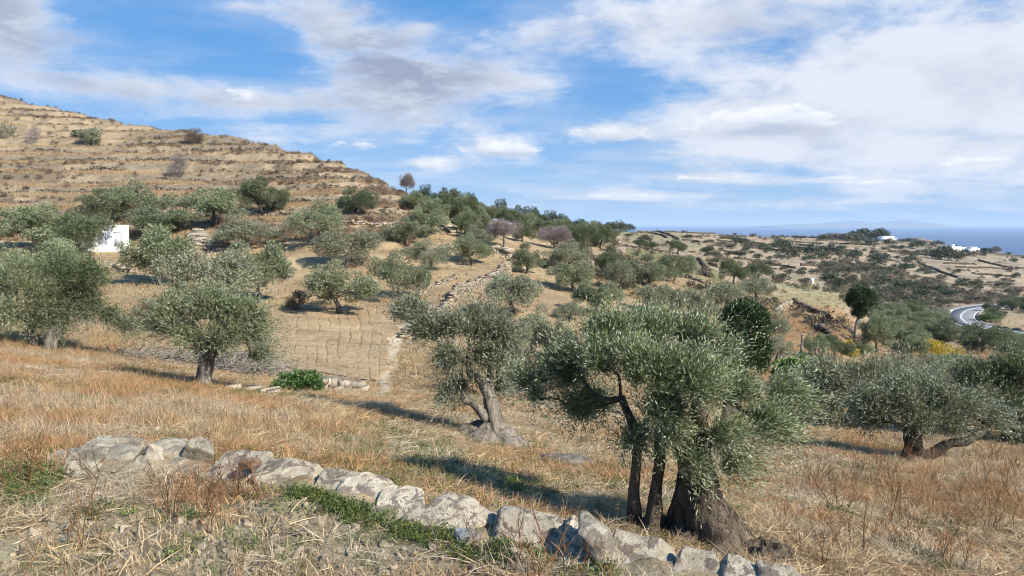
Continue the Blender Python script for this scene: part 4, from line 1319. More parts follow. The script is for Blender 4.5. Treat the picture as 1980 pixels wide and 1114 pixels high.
# the tall clipped tree on its bare stem
p = hit(1653, 657); d_ = p[1]
h0 = P3(1661, 605, d_)[2] - p[2]; h1 = P3(1664, 556, d_)[2] - p[2]
rng = np.random.default_rng(78)
a, b_ = clump_shell(rng, (9 * d_ / F, 0, (h0 + h1) / 2 + 0.1), (24 * d_ / F, 24 * d_ / F, (h1 - h0) * 0.46), 80, 0.26)
a2, b2 = clump_shell(rng, (7 * d_ / F, 0, h0 + 0.1), (13 * d_ / F, 13 * d_ / F, 0.5), 18, 0.22)
clump_tree('clipped_tree', 'tall dark tree with a tufted top on a bare pale stem above the orchard', 'cypress', p, np.concatenate([a, a2]), np.concatenate([b_, b2]), L_cypress, 60, 4, 0.14, 0.14, 0.06,
           ([(0, 0, -0.4), (0.08, 0, h0 * 0.5), (7 * d_ / F, 0, h0), (9 * d_ / F, 0, h1 * 0.9)], [0.19, 0.155, 0.14, 0.06]), B_pole, seed=6, out=0.7)


def shrub(name, label, cat, px, base, top, wpx, mat, n=14, per=4, L=0.12, W_=0.05, spr=40, seed=1, d=None, group=None, sprl=0.2, bias=(0, 0, 0.5)):
    p = hit(px, base) if d is None else np.array([px_uv(px, base)[0] * d, d, tz(px_uv(px, base)[0] * d, d)])
    d_ = p[1]
    h = P3(px, top, d_)[2] - p[2]; r = wpx * d_ / F / 2
    rng = np.random.default_rng(seed)
    a, b_ = clump_shell(rng, (0, 0, h * 0.5), (r * 0.8, r * 0.8, h * 0.42), n, min(r, h) * 0.33)
    a[:, 2] = np.maximum(a[:, 2], h * 0.15)
    return clump_tree(name, label, cat, p, a, b_, mat, spr, per, sprl, L, W_, None, B_olive, seed, bias, 0.5, group)


shrub('fig_bush', 'fresh green broad leaved bush between the big bushy olive and the grey olive', 'bush', 1548, 768, 698, 104, L_fig, 26, 4, 0.17, 0.13, 55, 3)
shrub('green_shrub', 'low bright green shrub at the bottom edge of the ploughed field', 'shrub', 574, 758, 732, 106, L_shrub, 40, 4, 0.09, 0.045, 70, 4, sprl=0.14)
shrub('yellow_shrub', 'yellow leaved shrub between dark olive bushes under the tall clipped tree', 'shrub', 1643, 690, 655, 26, L_yellow, 12, 4, 0.15, 0.09, 60, 5)
YS = 'yellow flowering shrubs on the lower slope'
shrub('yellow_shrub', 'spreading yellow flowering shrub below the orchard row', 'shrub', 1806, 700, 664, 64, L_yellow, 16, 4, 0.17, 0.09, 34, 6, group=YS)
shrub('yellow_shrub', 'thin yellow shrub to the right of the spreading one below the orchard row', 'shrub', 1845, 694, 668, 44, L_yellow, 10, 3, 0.16, 0.09, 22, 7, group=YS)
shrub('yellow_shrub', 'small yellow shrub near the right edge under the dark olive', 'shrub', 1955, 722, 690, 44, L_yellow, 12, 3, 0.15, 0.08, 26, 8, group=YS)
shrub('yellow_shrub', 'tiny yellow shrub behind the tall clipped tree stem', 'shrub', 1700, 632, 615, 26, L_yellow, 7, 3, 0.14, 0.07, 14, 9, group=YS)
shrub('green_shrub', 'bright green creeping bush on the inside of the road bend', 'bush', 1908, 622, 602, 60, L_shrub, 24, 4, 0.3, 0.14, 30, 10, sprl=0.4)
shrub('dry_bush', 'dark brown dry bush left of the round headed olive', 'bush', 285, 640, 585, 62, L_brown, 18, 4, 0.22, 0.02, 70, 11)
shrub('dry_bush', 'dark dry bush in the shadow left of the wide field olive', 'bush', 572, 600, 562, 34, L_brown, 10, 4, 0.2, 0.03, 60, 12)
shrub('olive_shoots', 'thin olive shoots rising at the left corner of the ploughed field', 'shrub', 498, 708, 655, 36, L_olive_grey, 12, 6, 0.13, 0.035, 18, 13)
HB = 'bushes among the terraces of the dry hill'
shrub('hill_bush', 'round dark green bush near the top of the dry hill at the left', 'bush', 178, 285, 250, 50, L_olive_grey, 22, 4, 0.3, 0.12, 40, 14, group=HB, sprl=0.4)
shrub('hill_bush', 'dark bush beside the round green one near the top of the dry hill', 'bush', 153, 270, 253, 24, L_pine, 10, 4, 0.3, 0.14, 40, 15, group=HB, sprl=0.4)
shrub('hill_bush', 'bare grey thorn bush in the middle of the dry hill', 'bush', 342, 340, 300, 44, L_bare, 20, 4, 0.5, 0.03, 50, 16, group=HB, sprl=0.5)
shrub('hill_bush', 'brown leafless bush near the crest of the dry hill', 'bush', 378, 280, 250, 38, L_brown, 18, 4, 0.4, 0.05, 50, 17, group=HB, sprl=0.4)
shrub('hill_bush', 'pale green bush on the hill terrace at the left edge', 'bush', 12, 268, 240, 44, L_olive_grey, 18, 4, 0.3, 0.1, 24, 18, group=HB, sprl=0.4)
shrub('hill_bush', 'grey twiggy bush right of the pale green one at the left of the hill', 'bush', 68, 275, 252, 44, L_bare, 16, 4, 0.4, 0.04, 30, 19, group=HB, sprl=0.4)

# ---------------------------------------------------------------- the dry stone wall by the camera
def stone_np(sx, sy, sz, seed, n=7, p=13.0, chips=8, rough=0.013):
    """a rough block about sx x sy x sz, centred, with chipped faces"""
    rng = np.random.default_rng(seed)
    g = np.linspace(-1, 1, n)
    V, Q, off = [], [], 0
    A, B = np.meshgrid(g, g, indexing='ij')
    for ax in range(3):
        for s in (-1, 1):
            pnt = np.zeros((n, n, 3))
            pnt[..., ax] = s; pnt[..., (ax + 1) % 3] = A; pnt[..., (ax + 2) % 3] = B
            i = np.arange(n - 1)[:, None] * n + np.arange(n - 1)[None, :]
            q_ = np.stack([i, i + n, i + n + 1, i + 1], -1).reshape(-1, 4)
            if s < 0:
                q_ = q_[:, ::-1]
            V.append(pnt.reshape(-1, 3)); Q.append(q_ + off); off += n * n
    V = np.concatenate(V); Q = np.concatenate(Q)
    V = V / (np.abs(V) ** p).sum(1, keepdims=True) ** (1 / p)
    sh = rng.normal(size=3) * 0.2
    V[:, 0] += V[:, 1] * sh[0] + V[:, 2] * sh[1]
    V[:, 0] *= 1 + V[:, 1] * rng.normal() * 0.16
    V[:, 2] *= 1 + V[:, 0] * rng.normal() * 0.14
    for _ in range(chips):
        nn = norm(rng.normal(size=3)); dd = 1.08 + 0.34 * rng.random()
        e = np.maximum(V @ nn - dd, 0)
        V = V - e[:, None] * nn * 0.95
    V = V * np.array([sx, sy, sz]) * 0.5
    o = rng.random(3) * 50
    s = 1.0 / max(sx, sz) * 2.2
    for k in (1.0, 2.3, 5.5):
        nn = np.stack([vnoise((V[:, 0] + o[0]) * s * k, (V[:, 1] + o[1]) * s * k, (V[:, 2] + o[2]) * s * k, 3 + q_) - 0.5 for q_ in range(3)], 1)
        V = V + nn * rough * 3.4 / k
    if n > 8:                                  # thin ledges of the schist
        lay = vnoise((V[:, 2] + o[2] + V[:, 0] * 0.12) * 26.0, V[:, 0] * 1.6, V[:, 1] * 1.6, 5)
        V[:, :2] *= (1 + (lay[:, None] - 0.5) * 0.07)
    return V, Q


def place_stone(parent, base, px, py, w, h, depth, rotz=0.0, tilt=0.0, lift=0.0, seed=1, mat=None, thickness=None, name='stone', pitch=0.0):
    """a stone whose visible face spans w x h pixels about (px, py); depth metres front to back"""
    u, v = px_uv(px, py)
    d = (NEAR_Z + lift) / v
    sx, sz = w * d / F, max(0.11, h * d / F - 0.42 * depth) + 0.10
    V, Q = stone_np(sx, depth, sz, seed, n=15)
    M = Matrix.Rotation(rotz, 3, 'Z') @ Matrix.Rotation(pitch, 3, 'X') @ Matrix.Rotation(tilt, 3, 'Y')
    V = V @ np.array(M).T
    me = mesh_np(name, V, Q, mat or S_wall, True, var=np.full(len(V), float(np.random.default_rng(seed).random())))
    me.set_sharp_from_angle(angle=math.radians(24))
    o = obj(name, me, parent)
    loc = np.array([u * d, d, v * d - 0.07]) - np.asarray(base)
    o.location = tuple(loc)
    return o


wb = np.array([-0.3, 5.4, NEAR_Z])
wall = thing('stone_wall', 'low retaining wall of big lichened stones running right from the grass to the bottom edge', 'stone wall', tuple(wb))
rz = -0.36
for (px, py, w_, h_, dp, rr, tl) in [(466, 898, 112, 40, 0.46, -0.15, 0.03), (560, 912, 108, 56, 0.42, -0.25, 0.16), (648, 932, 78, 52, 0.42, -0.35, 0.16), (705, 945, 100, 64, 0.42, -0.45, 0.10),
                                     (774, 966, 104, 58, 0.42, -0.35, 0.06), (880, 990, 142, 78, 0.42, rz, 0.08), (1020, 1018, 144, 80, 0.42, rz, 0.10), (1120, 1032, 60, 62, 0.36, rz, 0.1),
                                     (1236, 1068, 122, 84, 0.42, rz, 0.14), (1340, 1092, 92, 96, 0.38, rz, 0.06), (1430, 1112, 88, 92, 0.38, rz, 0.14), (1512, 1135, 90, 88, 0.38, rz, 0.12),
                                     (1128, 1078, 96, 22, 0.32, rz, 0.12)]:
    lift = 0.02 if h_ > 30 else -0.05
    place_stone(wall, wb, px, py + 6, w_ * 1.04, h_ * 0.9, dp * 0.92, rr, tl, lift, int(px + h_), S_wall, pitch=0.38 if h_ > 30 else 0.1)
# hidden lower course that carries the top stones on the low side
low = Buf()
rng = np.random.default_rng(9)
for s in np.linspace(0, 1, 26):
    x = -1.2 + s * 2.9
    y = float(wall_y(x)) + 0.22
    for zz in (-0.30, -0.58):
        V, Q = stone_np(0.16 + 0.1 * rng.random(), 0.24, 0.26, int(rng.integers(1e6)), n=3, chips=4)
        low.add(V + np.array([x + rng.normal() * 0.02, y, NEAR_Z + zz]), Q, rng.random())
o = obj('lower_course', low.mesh('lower_course', S_wall, False), wall); o.location = tuple(-wb); o['kind'] = 'stuff'

rb = np.array([-3.0, 6.4, NEAR_Z])
rub = thing('rubble_wall', 'collapsed grey end of the wall with a tilted slab at the left in dry grass', 'stone wall', tuple(rb))
for (px, py, w_, h_, dp, rr, tl, pt) in [(112, 896, 74, 42, 0.36, 0.1, 0.0, 0.3), (170, 885, 66, 34, 0.36, 0.3, 0.05, 0.2), (226, 876, 78, 30, 0.34, -0.1, -0.05, 0.1), (240, 858, 90, 22, 0.34, 0.0, 0.03, 0.0),
                                         (292, 878, 44, 48, 0.24, 0.2, 0.5, 0.3), (330, 866, 70, 30, 0.34, 0.1, 0.06, 0.1), (380, 872, 46, 66, 0.16, 0.1, 0.45, 0.35), (345, 892, 56, 30, 0.3, -0.2, 0.2, 0.2),
                                         (160, 920, 62, 30, 0.3, 0.2, 0.1, 0.5), (120, 945, 34, 14, 0.2, 0.4, 0.1, 0.4), (200, 858, 60, 20, 0.3, 0.1, 0, 0), (270, 905, 50, 24, 0.28, -0.1, 0.1, 0.4)]:
    place_stone(rub, rb, px, py, w_, h_, dp, rr, tl, 0.05 if py < 890 else -0.02, int(px * 3 + h_), S_grey, pitch=pt)


def rock(label, px, py, w_, h_, dp, rr, tl, mat, lift=0.03, pitch=0.0, seed=1, group=None, d=None):
    u, v = px_uv(px, py)
    dd = (NEAR_Z + lift) / v if d is None else d
    sx, sz = w_ * dd / F, h_ * dd / F
    V, Q = stone_np(sx, dp, sz, seed, n=9, p=3.2)
    M = Matrix.Rotation(rr, 3, 'Z') @ Matrix.Rotation(pitch, 3, 'X') @ Matrix.Rotation(tl, 3, 'Y')
    V = V @ np.array(M).T
    o = obj('rock', mesh_np('rock', V, Q, mat, True, var=np.full(len(V), 0.6)), None, (u * dd, dd, v * dd))
    return tag(o, label, 'rock', group)


rock('pale grey boulder leaning on the wall of big stones', 1150, 1042, 84, 54, 0.24, -0.5, 0.42, S_grey, 0.12, seed=5)
rock('small dark rusty stone lying on the left end stone of the wall', 482, 897, 32, 24, 0.12, 0.2, 0.2, S_brown, 0.14, seed=6)
rock('blue grey stone in the green weeds below the wall', 901, 1038, 42, 34, 0.15, 0.3, 0.1, S_blue, 0.02, seed=7)
rock('small grey stone in the weeds right of the blue grey one', 1008, 1076, 36, 30, 0.12, 0.6, 0.3, S_grey, 0.0, seed=8)
rock('small pinkish stone on the bare soil at the bottom left', 414, 1030, 16, 9, 0.07, 0.4, 0.0, S_grey, 0.01, seed=9)
p = hit(1092, 898)
rock('half buried grey rock in the grass left of the thin stems', 1100, 893, 96, 26, 0.5, 0.1, 0.03, S_dark, seed=10, d=p[1])
rock('rusty brown stone at the left end of the half buried grey rock', 1062, 893, 34, 26, 0.25, 0.2, 0.2, S_brown, seed=11, d=p[1] - 0.05)


# ---------------------------------------------------------------- terrace walls and field walls
def boxes_np(P, size, rng, rot, jit=0.18):
    """many jittered blocks at P with sizes (n,3) and yaw rot"""
    n = len(P)
    base = np.array([[-1, -1, -1], [1, -1, -1], [1, 1, -1], [-1, 1, -1], [-1, -1, 1], [1, -1, 1], [1, 1, 1], [-1, 1, 1]], float) * 0.5
    V = base[None] * size[:, None, :] * (1 + jit * rng.normal(size=(n, 8, 3)))
    tl = rng.normal(size=n) * 0.12
    V[:, :, 2] += V[:, :, 0] * tl[:, None]
    c, s = np.cos(rot)[:, None], np.sin(rot)[:, None]
    x = V[:, :, 0] * c - V[:, :, 1] * s; y = V[:, :, 0] * s + V[:, :, 1] * c
    V = np.stack([x, y, V[:, :, 2]], -1) + P[:, None, :]
    Q = (box_faces()[None] + np.arange(n)[:, None, None] * 8).reshape(-1, 4)
    return V.reshape(-1, 3), Q, np.repeat(rng.random(n), 8)


rw = np.random.default_rng(44)


def drystone(name, label, cat, xy, height, thick, stone, mat, group=None, gap=0.0, sink=0.3, ragged=0.35, scatter=0.0):
    """a wall of separate blocks along ground points xy"""
    xy = np.asarray(xy, float)
    seg = np.hypot(*np.diff(xy, axis=0).T); s = np.concatenate([[0], np.cumsum(seg)])
    if s[-1] < stone:
        return None
    courses = max(1, int(round((height + sink) / (stone * 0.62))))
    P, S, R = [], [], []
    for k in range(courses):
        n = max(2, int(s[-1] / stone))
        t = np.clip((np.arange(n) + 0.5 * (k % 2) + rw.normal(size=n) * 0.15) * stone, 0, s[-1])
        x = np.interp(t, s, xy[:, 0]); y = np.interp(t, s, xy[:, 1])
        e = 0.3
        ang = np.arctan2(np.interp(t + e, s, xy[:, 1]) - np.interp(t - e, s, xy[:, 1]), np.interp(t + e, s, xy[:, 0]) - np.interp(t - e, s, xy[:, 0]))
        top = height * (1 - ragged * vnoise(x * 0.5 / max(stone, .3), y * 0.5 / max(stone, .3), seed=8) * 1.4)
        zz = -sink + (k + 0.5) * stone * 0.62
        keep = (zz < top) & (rw.random(n) > gap)
        x, y, ang = x[keep], y[keep], ang[keep]
        m_ = len(x)
        if not m_:
            continue
        g = terrain(x, y)
        off = rw.normal(size=m_) * thick * 0.12
        P.append(np.stack([x - np.sin(ang) * off, y + np.cos(ang) * off, g + zz + rw.normal(size=m_) * stone * 0.07], 1))
        S.append(np.stack([stone * (0.7 + 0.6 * rw.random(m_)), thick * (0.7 + 0.5 * rw.random(m_)), stone * 0.62 * (0.7 + 0.5 * rw.random(m_))], 1))
        R.append(ang + rw.normal(size=m_) * 0.12)
    if scatter:
        n = int(s[-1] * scatter)
        t = rw.random(n) * s[-1]
        x = np.interp(t, s, xy[:, 0]) + rw.normal(size=n) * 1.1; y = np.interp(t, s, xy[:, 1]) - np.abs(rw.normal(size=n)) * 1.6
        P.append(np.stack([x, y, terrain(x, y) + stone * 0.1], 1)); S.append(stone * (0.3 + 0.7 * rw.random((n, 1))) * np.array([1, 0.8, 0.6])); R.append(rw.random(n) * 3)
    P = np.concatenate(P); S = np.concatenate(S); R = np.concatenate(R)
    foot = P.mean(0)
    V, Q, A = boxes_np(P - foot, S, rw, R)
    o = thing(name, label, cat, tuple(foot), group)
    o['kind'] = 'thing'
    c = obj('stones', mesh_np('stones', V, Q, mat, False, var=A), o); c['kind'] = 'stuff'
    return o


def pxpath(pts, n=40):
    """ground path under a line of the photograph, kept free of jumps where a hump hides the ground"""
    pts = np.asarray(pts, float)
    s = np.concatenate([[0], np.cumsum(np.hypot(*np.diff(pts, axis=0).T))])
    t = np.linspace(0, s[-1], n)
    qx, qy = np.interp(t, s, pts[:, 0]), np.interp(t, s, pts[:, 1])
    P = np.array([hit(a, b) for a, b in zip(qx, qy)])
    ld = np.log(P[:, 1])
    tn = t / s[-1] * 2 - 1
    wgt = np.ones(n)
    for _ in range(6):
        c = np.polyfit(tn, ld, 2, w=wgt)
        r = np.abs(ld - np.polyval(c, tn))
        wgt = 1 / (1 + (r / (np.median(r) + 0.01)) ** 2)
    d = np.exp(np.polyval(c, tn))
    u = px_uv(qx, qy)[0]
    return np.stack([u * d, d], 1)


drystone('terrace_wall', 'tall pale stone wall climbing the slope in the centre above the ploughed field', 'stone wall', pxpath([(985, 527), (966, 538), (930, 553), (895, 570), (868, 584)]), 1.05, 0.4, 0.21, S_terr, scatter=4, ragged=0.35)
drystone('terrace_wall', 'short stone wall stub standing square at the upper end of the central wall', 'stone wall', pxpath([(985, 527), (975, 530), (966, 535)], 12), 1.2, 0.4, 0.22, S_terr, ragged=0.1)
drystone('terrace_wall', 'crumbling lower wall of loose pale stones beside the stony track', 'stone wall', pxpath([(866, 590), (850, 604), (835, 620), (800, 640), (775, 655)]), 0.45, 0.5, 0.19, S_terr, scatter=7, gap=0.25, ragged=0.7)
drystone('terrace_wall', 'low upper stone ledge between the bushy field olive and the central wall', 'stone wall', pxpath([(888, 537), (858, 547), (828, 559), (810, 572)]), 0.4, 0.4, 0.2, S_terr, scatter=3, gap=0.15, ragged=0.6)
drystone('terrace_wall', 'line of pale stones along the lower left edge of the ploughed field', 'stone wall', pxpath([(448, 753), (480, 756), (512, 761), (545, 764)]), 0.28, 0.4, 0.34, S_terr, ragged=0.6, gap=0.1)
drystone('terrace_wall', 'low grey stone wall right of the green shrub at the foot of the field', 'stone wall', pxpath([(622, 752), (655, 752), (690, 755), (722, 757)]), 0.45, 0.5, 0.32, S_terr, gap=0.15, scatter=3)
drystone('terrace_wall', 'stone ledge between the dark umbrella shaped olive and the ridge grove', 'stone wall', pxpath([(640, 436), (680, 436), (730, 436), (770, 438)]), 0.6, 0.5, 0.42, S_terr, gap=0.2)
drystone('terrace_wall', 'rocky bank running down from the ridge grove to the shaded olives', 'stone wall', pxpath([(850, 425), (862, 440), (872, 452), (884, 456)]), 0.9, 1.2, 0.5, S_terr, scatter=5, gap=0.2)
drystone('terrace_wall', 'tumbled dark boulders above the bare terrace in the centre', 'stone wall', pxpath([(948, 484), (965, 486), (985, 492), (992, 500)]), 0.8, 1.0, 0.5, S_terr, scatter=4, gap=0.2)
drystone('terrace_wall', 'stone wall behind the olive at the upper end of the central wall', 'stone wall', pxpath([(1046, 516), (1064, 513), (1080, 512)]), 0.9, 0.5, 0.38, S_far)
drystone('terrace_wall', 'stone pillar wall on the left of the dark round olive on the terraces', 'stone wall', pxpath([(1136, 522), (1146, 524), (1154, 526)], 12), 1.6, 0.6, 0.4, S_terr)
drystone('terrace_wall', 'ruined stone wall corner on the ochre slope above the post', 'stone wall', pxpath([(1500, 606), (1510, 596), (1522, 588), (1532, 586)]), 0.5, 0.5, 0.30, S_terr, scatter=5, gap=0.15)
drystone('terrace_wall', 'dark stone bank behind the yellowish olive bush on the ochre slope', 'stone wall', pxpath([(1572, 636), (1590, 642), (1600, 650)], 14), 0.7, 0.6, 0.32, S_far, scatter=3)
drystone('terrace_wall', 'broken wall left of the tall clipped tree stem', 'stone wall', pxpath([(1620, 632), (1636, 638), (1648, 648)], 14), 0.5, 0.5, 0.3, S_far)
drystone('stone_pile', 'heap of pale grey stones behind the clean trunked olives on the left', 'stone heap', pxpath([(380, 462), (400, 470), (425, 478), (436, 482)]), 0.8, 1.8, 0.42, S_grey, scatter=14, ragged=0.6)
drystone('terrace_wall', 'dark stone bank under the leftmost low olive by the hut', 'stone wall', pxpath([(210, 524), (235, 525), (262, 528)]), 0.7, 0.6, 0.4, S_terr)

# terraces of the dry hill: wall runs along the steps of the slope
HW = 'terrace walls of the dry hill'
hill_n = 0
hill_seen = {}
S_hill = stone_material('hill terrace stone', (0.20, 0.165, 0.12), (0.33, 0.28, 0.21), (0.11, 0.09, 0.065), 0.9, 0.6)


def hill_label(run, lev):
    m_ = run[len(run) // 2]
    px = proj(np.array(m_[0]), np.array(m_[1]), terrain(np.array(m_[0]), np.array(m_[1])))[0]
    side = 'left end' if px < 130 else 'left half' if px < 300 else 'middle' if px < 470 else 'right half' if px < 620 else 'right end'
    row = ['lowest', 'second', 'third', 'fourth', 'fifth', 'sixth', 'seventh', 'eighth', 'ninth', 'tenth', 'eleventh', 'twelfth', 'thirteenth', 'fourteenth', 'fifteenth', 'sixteenth', 'topmost'][min(lev, 16)]
    lab = f'stretch of {row} terrace wall up the dry hill, at its {side}'
    hill_seen[lab] = hill_seen.get(lab, 0) + 1
    return lab if hill_seen[lab] == 1 else ['', '', 'next ', 'third ', 'fourth '][hill_seen[lab]] + lab


urange = np.linspace((-60 - CX) / F, (770 - CX) / F, 260)
dsc = np.exp(np.linspace(math.log(88), math.log(172), 360))
zz_all = np.stack([terrain_raw(u * dsc, dsc) + hill_wob(u * dsc, dsc) for u in urange])
for lev in range(0, 15):
    zl = (lev + 0.70) * STEP_H
    run = []
    for i, u in enumerate(urange):
        m = np.nonzero((zz_all[i][:-1] < zl) & (zz_all[i][1:] >= zl))[0]
        ok = False
        if len(m):
            d = dsc[m[0]]
            ok = vnoise(u * 16 + lev * 7.3, lev * 3.1, seed=91) > 0.34
        if ok:
            run.append((u * d, d - 0.25))
        if (not ok or i == len(urange) - 1 or len(run) > 42) and run:
            if len(run) > 7 and hill_n < 80:
                drystone('terrace_wall', hill_label(run, lev), 'stone wall', run, 0.75, 0.5, 0.36, S_hill, HW, sink=0.9, gap=0.10, ragged=0.5)
                hill_n += 1
            run = []



def whereabouts(px, py):
    """which corner of the far headland a point of the photograph lies in"""
    if px < 1215: return 'at the end of the ridge grove'
    if py < 462 and px < 1480: return 'along the far edge of the headland'
    if px < 1345 and py < 474: return 'behind the green field'
    if px < 1375: return 'beside the green and mossy fields'
    if px < 1480 and py < 492: return 'left of the tan terraces'
    if 1480 <= px < 1610 and py < 464: return 'near the ruined walls'
    if px < 1600 and py < 490: return 'among the tan field terraces'
    if px < 1500: return 'above the ochre slope'
    if px < 1610 and py >= 525: return 'by the tiny white shrine'
    if px < 1610: return 'below the tan field terraces'
    if px < 1740 and py < 480: return 'by the stepped house'
    if px < 1900 and py < 500: return 'before the white house row'
    if py < 500: return 'right of the white house row'
    if px < 1720 and py < 530: return 'below the stepped house'
    if px < 1720: return 'behind the tall clipped tree'
    if px < 1840 and py < 545: return 'on the stony headland slope'
    if px < 1840: return 'left of the road bend'
    if py < 535: return 'at the right edge'
    if py < 585: return 'above the road bend'
    return 'beside the road bend'


FW = 'dark field walls of the far headland'
FWL = [[(1239, 446), (1284, 448), (1312, 465)], [(1286, 447.5), (1351, 448), (1385, 452.5)], [(1211, 477), (1254, 483.5), (1299, 491)], [(1232, 450), (1273, 453), (1290, 461)], [(1390, 461), (1450, 466)],
       [(1387, 466), (1415, 469.5)], [(1497, 466), (1594, 472)], [(1486, 474), (1512, 476)], [(1530, 479), (1573, 483)], [(1540, 474), (1577, 477)], [(1295, 534), (1329, 538), (1364, 549)],
       [(1349, 502), (1361, 513), (1366, 534)], [(1372, 513), (1390, 519)], [(1536, 584), (1555, 599), (1600, 612)], [(1562, 459), (1600, 461.5)], [(1549, 514), (1590, 515)], [(1392, 485), (1441, 494)],
       [(1321, 465), (1355, 469)], [(1540, 469.5), (1594, 472)], [(1603, 472), (1701, 474)], [(1540, 480), (1574, 483)], [(1603, 484), (1658, 486.6)], [(1578, 491.6), (1653, 493)],
       [(1623, 505), (1656, 514), (1687, 523)], [(1590, 508), (1623, 513)], [(1618, 520.5), (1650, 524)], [(1774, 507), (1806, 522), (1852, 538)], [(1892, 504), (1932, 515.5), (1980, 520.5)],
       [(1826, 510), (1889, 512)], [(1849, 518), (1942, 520.5)], [(1711, 540.6), (1766, 546), (1816, 551)], [(1862, 563), (1884, 573)], [(1852, 551), (1917, 552)], [(1565, 460), (1653, 464)],
       [(1932, 636), (1980, 644)], [(1940, 556), (1990, 558)], [(1320, 459.5), (1372, 457)], [(1390, 456), (1445, 458)], [(1440, 470), (1500, 476)], [(1450, 480), (1520, 487)], [(1290, 470), (1330, 478)],
       [(1680, 497), (1740, 508)], [(1700, 516), (1760, 530)], [(1420, 500), (1470, 507)], [(1480, 510), (1540, 520)], [(1760, 490), (1830, 499)], [(1880, 530), (1960, 536)]]
def field_dims(pts):
    xy = pxpath(pts, 24)
    d = xy[:, 1].mean()
    return xy, float(np.interp(d, [70, 200, 500], [0.55, 0.9, 1.35])), float(np.interp(d, [70, 500], [0.5, 1.0])), float(np.interp(d, [70, 200, 500], [0.32, 0.5, 0.8]))


from collections import Counter
seen_w = Counter()


def field_label(pts):
    a, b = pts[0], pts[-1]
    m_ = pts[len(pts) // 2]
    wd = b[0] - a[0]; sl = (b[1] - a[1]) / max(wd, 1)
    lab = ('long ' if wd > 75 else 'short ' if wd < 40 else '') + 'dark field wall ' + ('running steeply ' if sl > 0.7 else 'slanting ' if sl > 0.2 else 'level ') + whereabouts(m_[0], m_[1])
    seen_w[lab] += 1
    return lab if seen_w[lab] == 1 else ['', '', 'second ', 'third ', 'fourth ', 'fifth '][seen_w[lab]] + lab


for pts in FWL:
    drystone('field_wall', field_label(pts), 'stone wall', *field_dims(pts), S_far, FW, sink=0.3, gap=0.05, ragged=0.3)
drystone('ruin', 'grey ruined stone walls on the far edge of the headland fields', 'ruin', pxpath([(1492, 460), (1530, 459), (1560, 461)], 20), 2.4, 1.5, 1.0, S_far, ragged=0.7)

# ---------------------------------------------------------------- brush pile, dead branches
M_dead = bark_material('dead grey branches', (0.20, 0.165, 0.135), (0.42, 0.37, 0.32), 9.0)


def brush(label, pts, n, length, h, seed, spread=1.0, r=0.016):
    rng = np.random.default_rng(seed)
    path = pxpath(pts, 20)
    s = np.linspace(0, 1, 20)
    b = Buf()
    for _ in range(n):
        t = rng.random()
        x = np.interp(t, s, path[:, 0]) + rng.normal() * spread * 0.45; y = np.interp(t, s, path[:, 1]) + rng.normal() * spread * 0.5
        z = tz(x, y) + h * rng.random() ** 1.3
        dr = norm(np.array([rng.normal() + 0.8, rng.normal() * 0.6, rng.normal() * 0.22 + 0.08]))
        L = length * (0.4 + 0.8 * rng.random())
        tt = np.linspace(0, 1, 5)[:, None]
        bend = rng.normal(size=3) * 0.16 * L
        P = np.array([x, y, z]) + dr * L * (tt - 0.4) + bend * np.sin(tt * 3.0) + np.array([0, 0, -0.12]) * L * tt ** 2
        P[:, 2] = np.maximum(P[:, 2], tz(x, y) + 0.01)
        b.add(*tube(P, np.linspace(r * (0.5 + rng.random() * 1.2), 0.004, 5), 4), rng.random())
    foot = np.array([path[:, 0].mean(), path[:, 1].mean(), tz(path[:, 0].mean(), path[:, 1].mean())])
    o = thing('brush_pile', label, 'brush pile', tuple(foot))
    c = obj('branches', mesh_np('branches', np.concatenate(b.V) - foot, np.concatenate(b.F), M_dead, True, var=np.concatenate(b.A)), o)
    c['kind'] = 'stuff'
    return o


brush('long pile of dead grey branches behind the clean trunked olive', [(420, 712), (450, 716), (490, 722), (530, 730)], 420, 1.6, 0.55, 3)
brush('thin scatter of grey cut branches left of the clean trunked olive', [(240, 688), (290, 694), (340, 697), (400, 704)], 260, 1.5, 0.22, 4, 0.7)
brush('dark brushwood at the right of the low wall under the field', [(640, 744), (665, 747), (680, 749)], 90, 0.6, 0.30, 5, 0.6)

# ---------------------------------------------------------------- road
def flat_mat(name, a, b, scale, rough=0.85):
    mt = bpy.data.materials.new(name); mt.use_nodes = True
    t = NT(mt.node_tree)
    co = t.n('ShaderNodeTexCoord').outputs['Object']
    n1 = t.noise(co, scale, 5.0, 0.6)
    bs = t.n('ShaderNodeBsdfPrincipled')
    t.put(bs.inputs['Base Color'], t.mix(t.step(n1, 0.3, 0.7), a, b)); bs.inputs['Roughness'].default_value = rough
    bp = t.n('ShaderNodeBump'); bp.inputs['Strength'].default_value = 0.25; bp.inputs['Distance'].default_value = 0.02
    t.put(bp.inputs['Height'], n1); t.put(bs.inputs['Normal'], bp.outputs[0])
    t.put(t.n('ShaderNodeOutputMaterial').inputs[0], bs.outputs[0])
    return mt


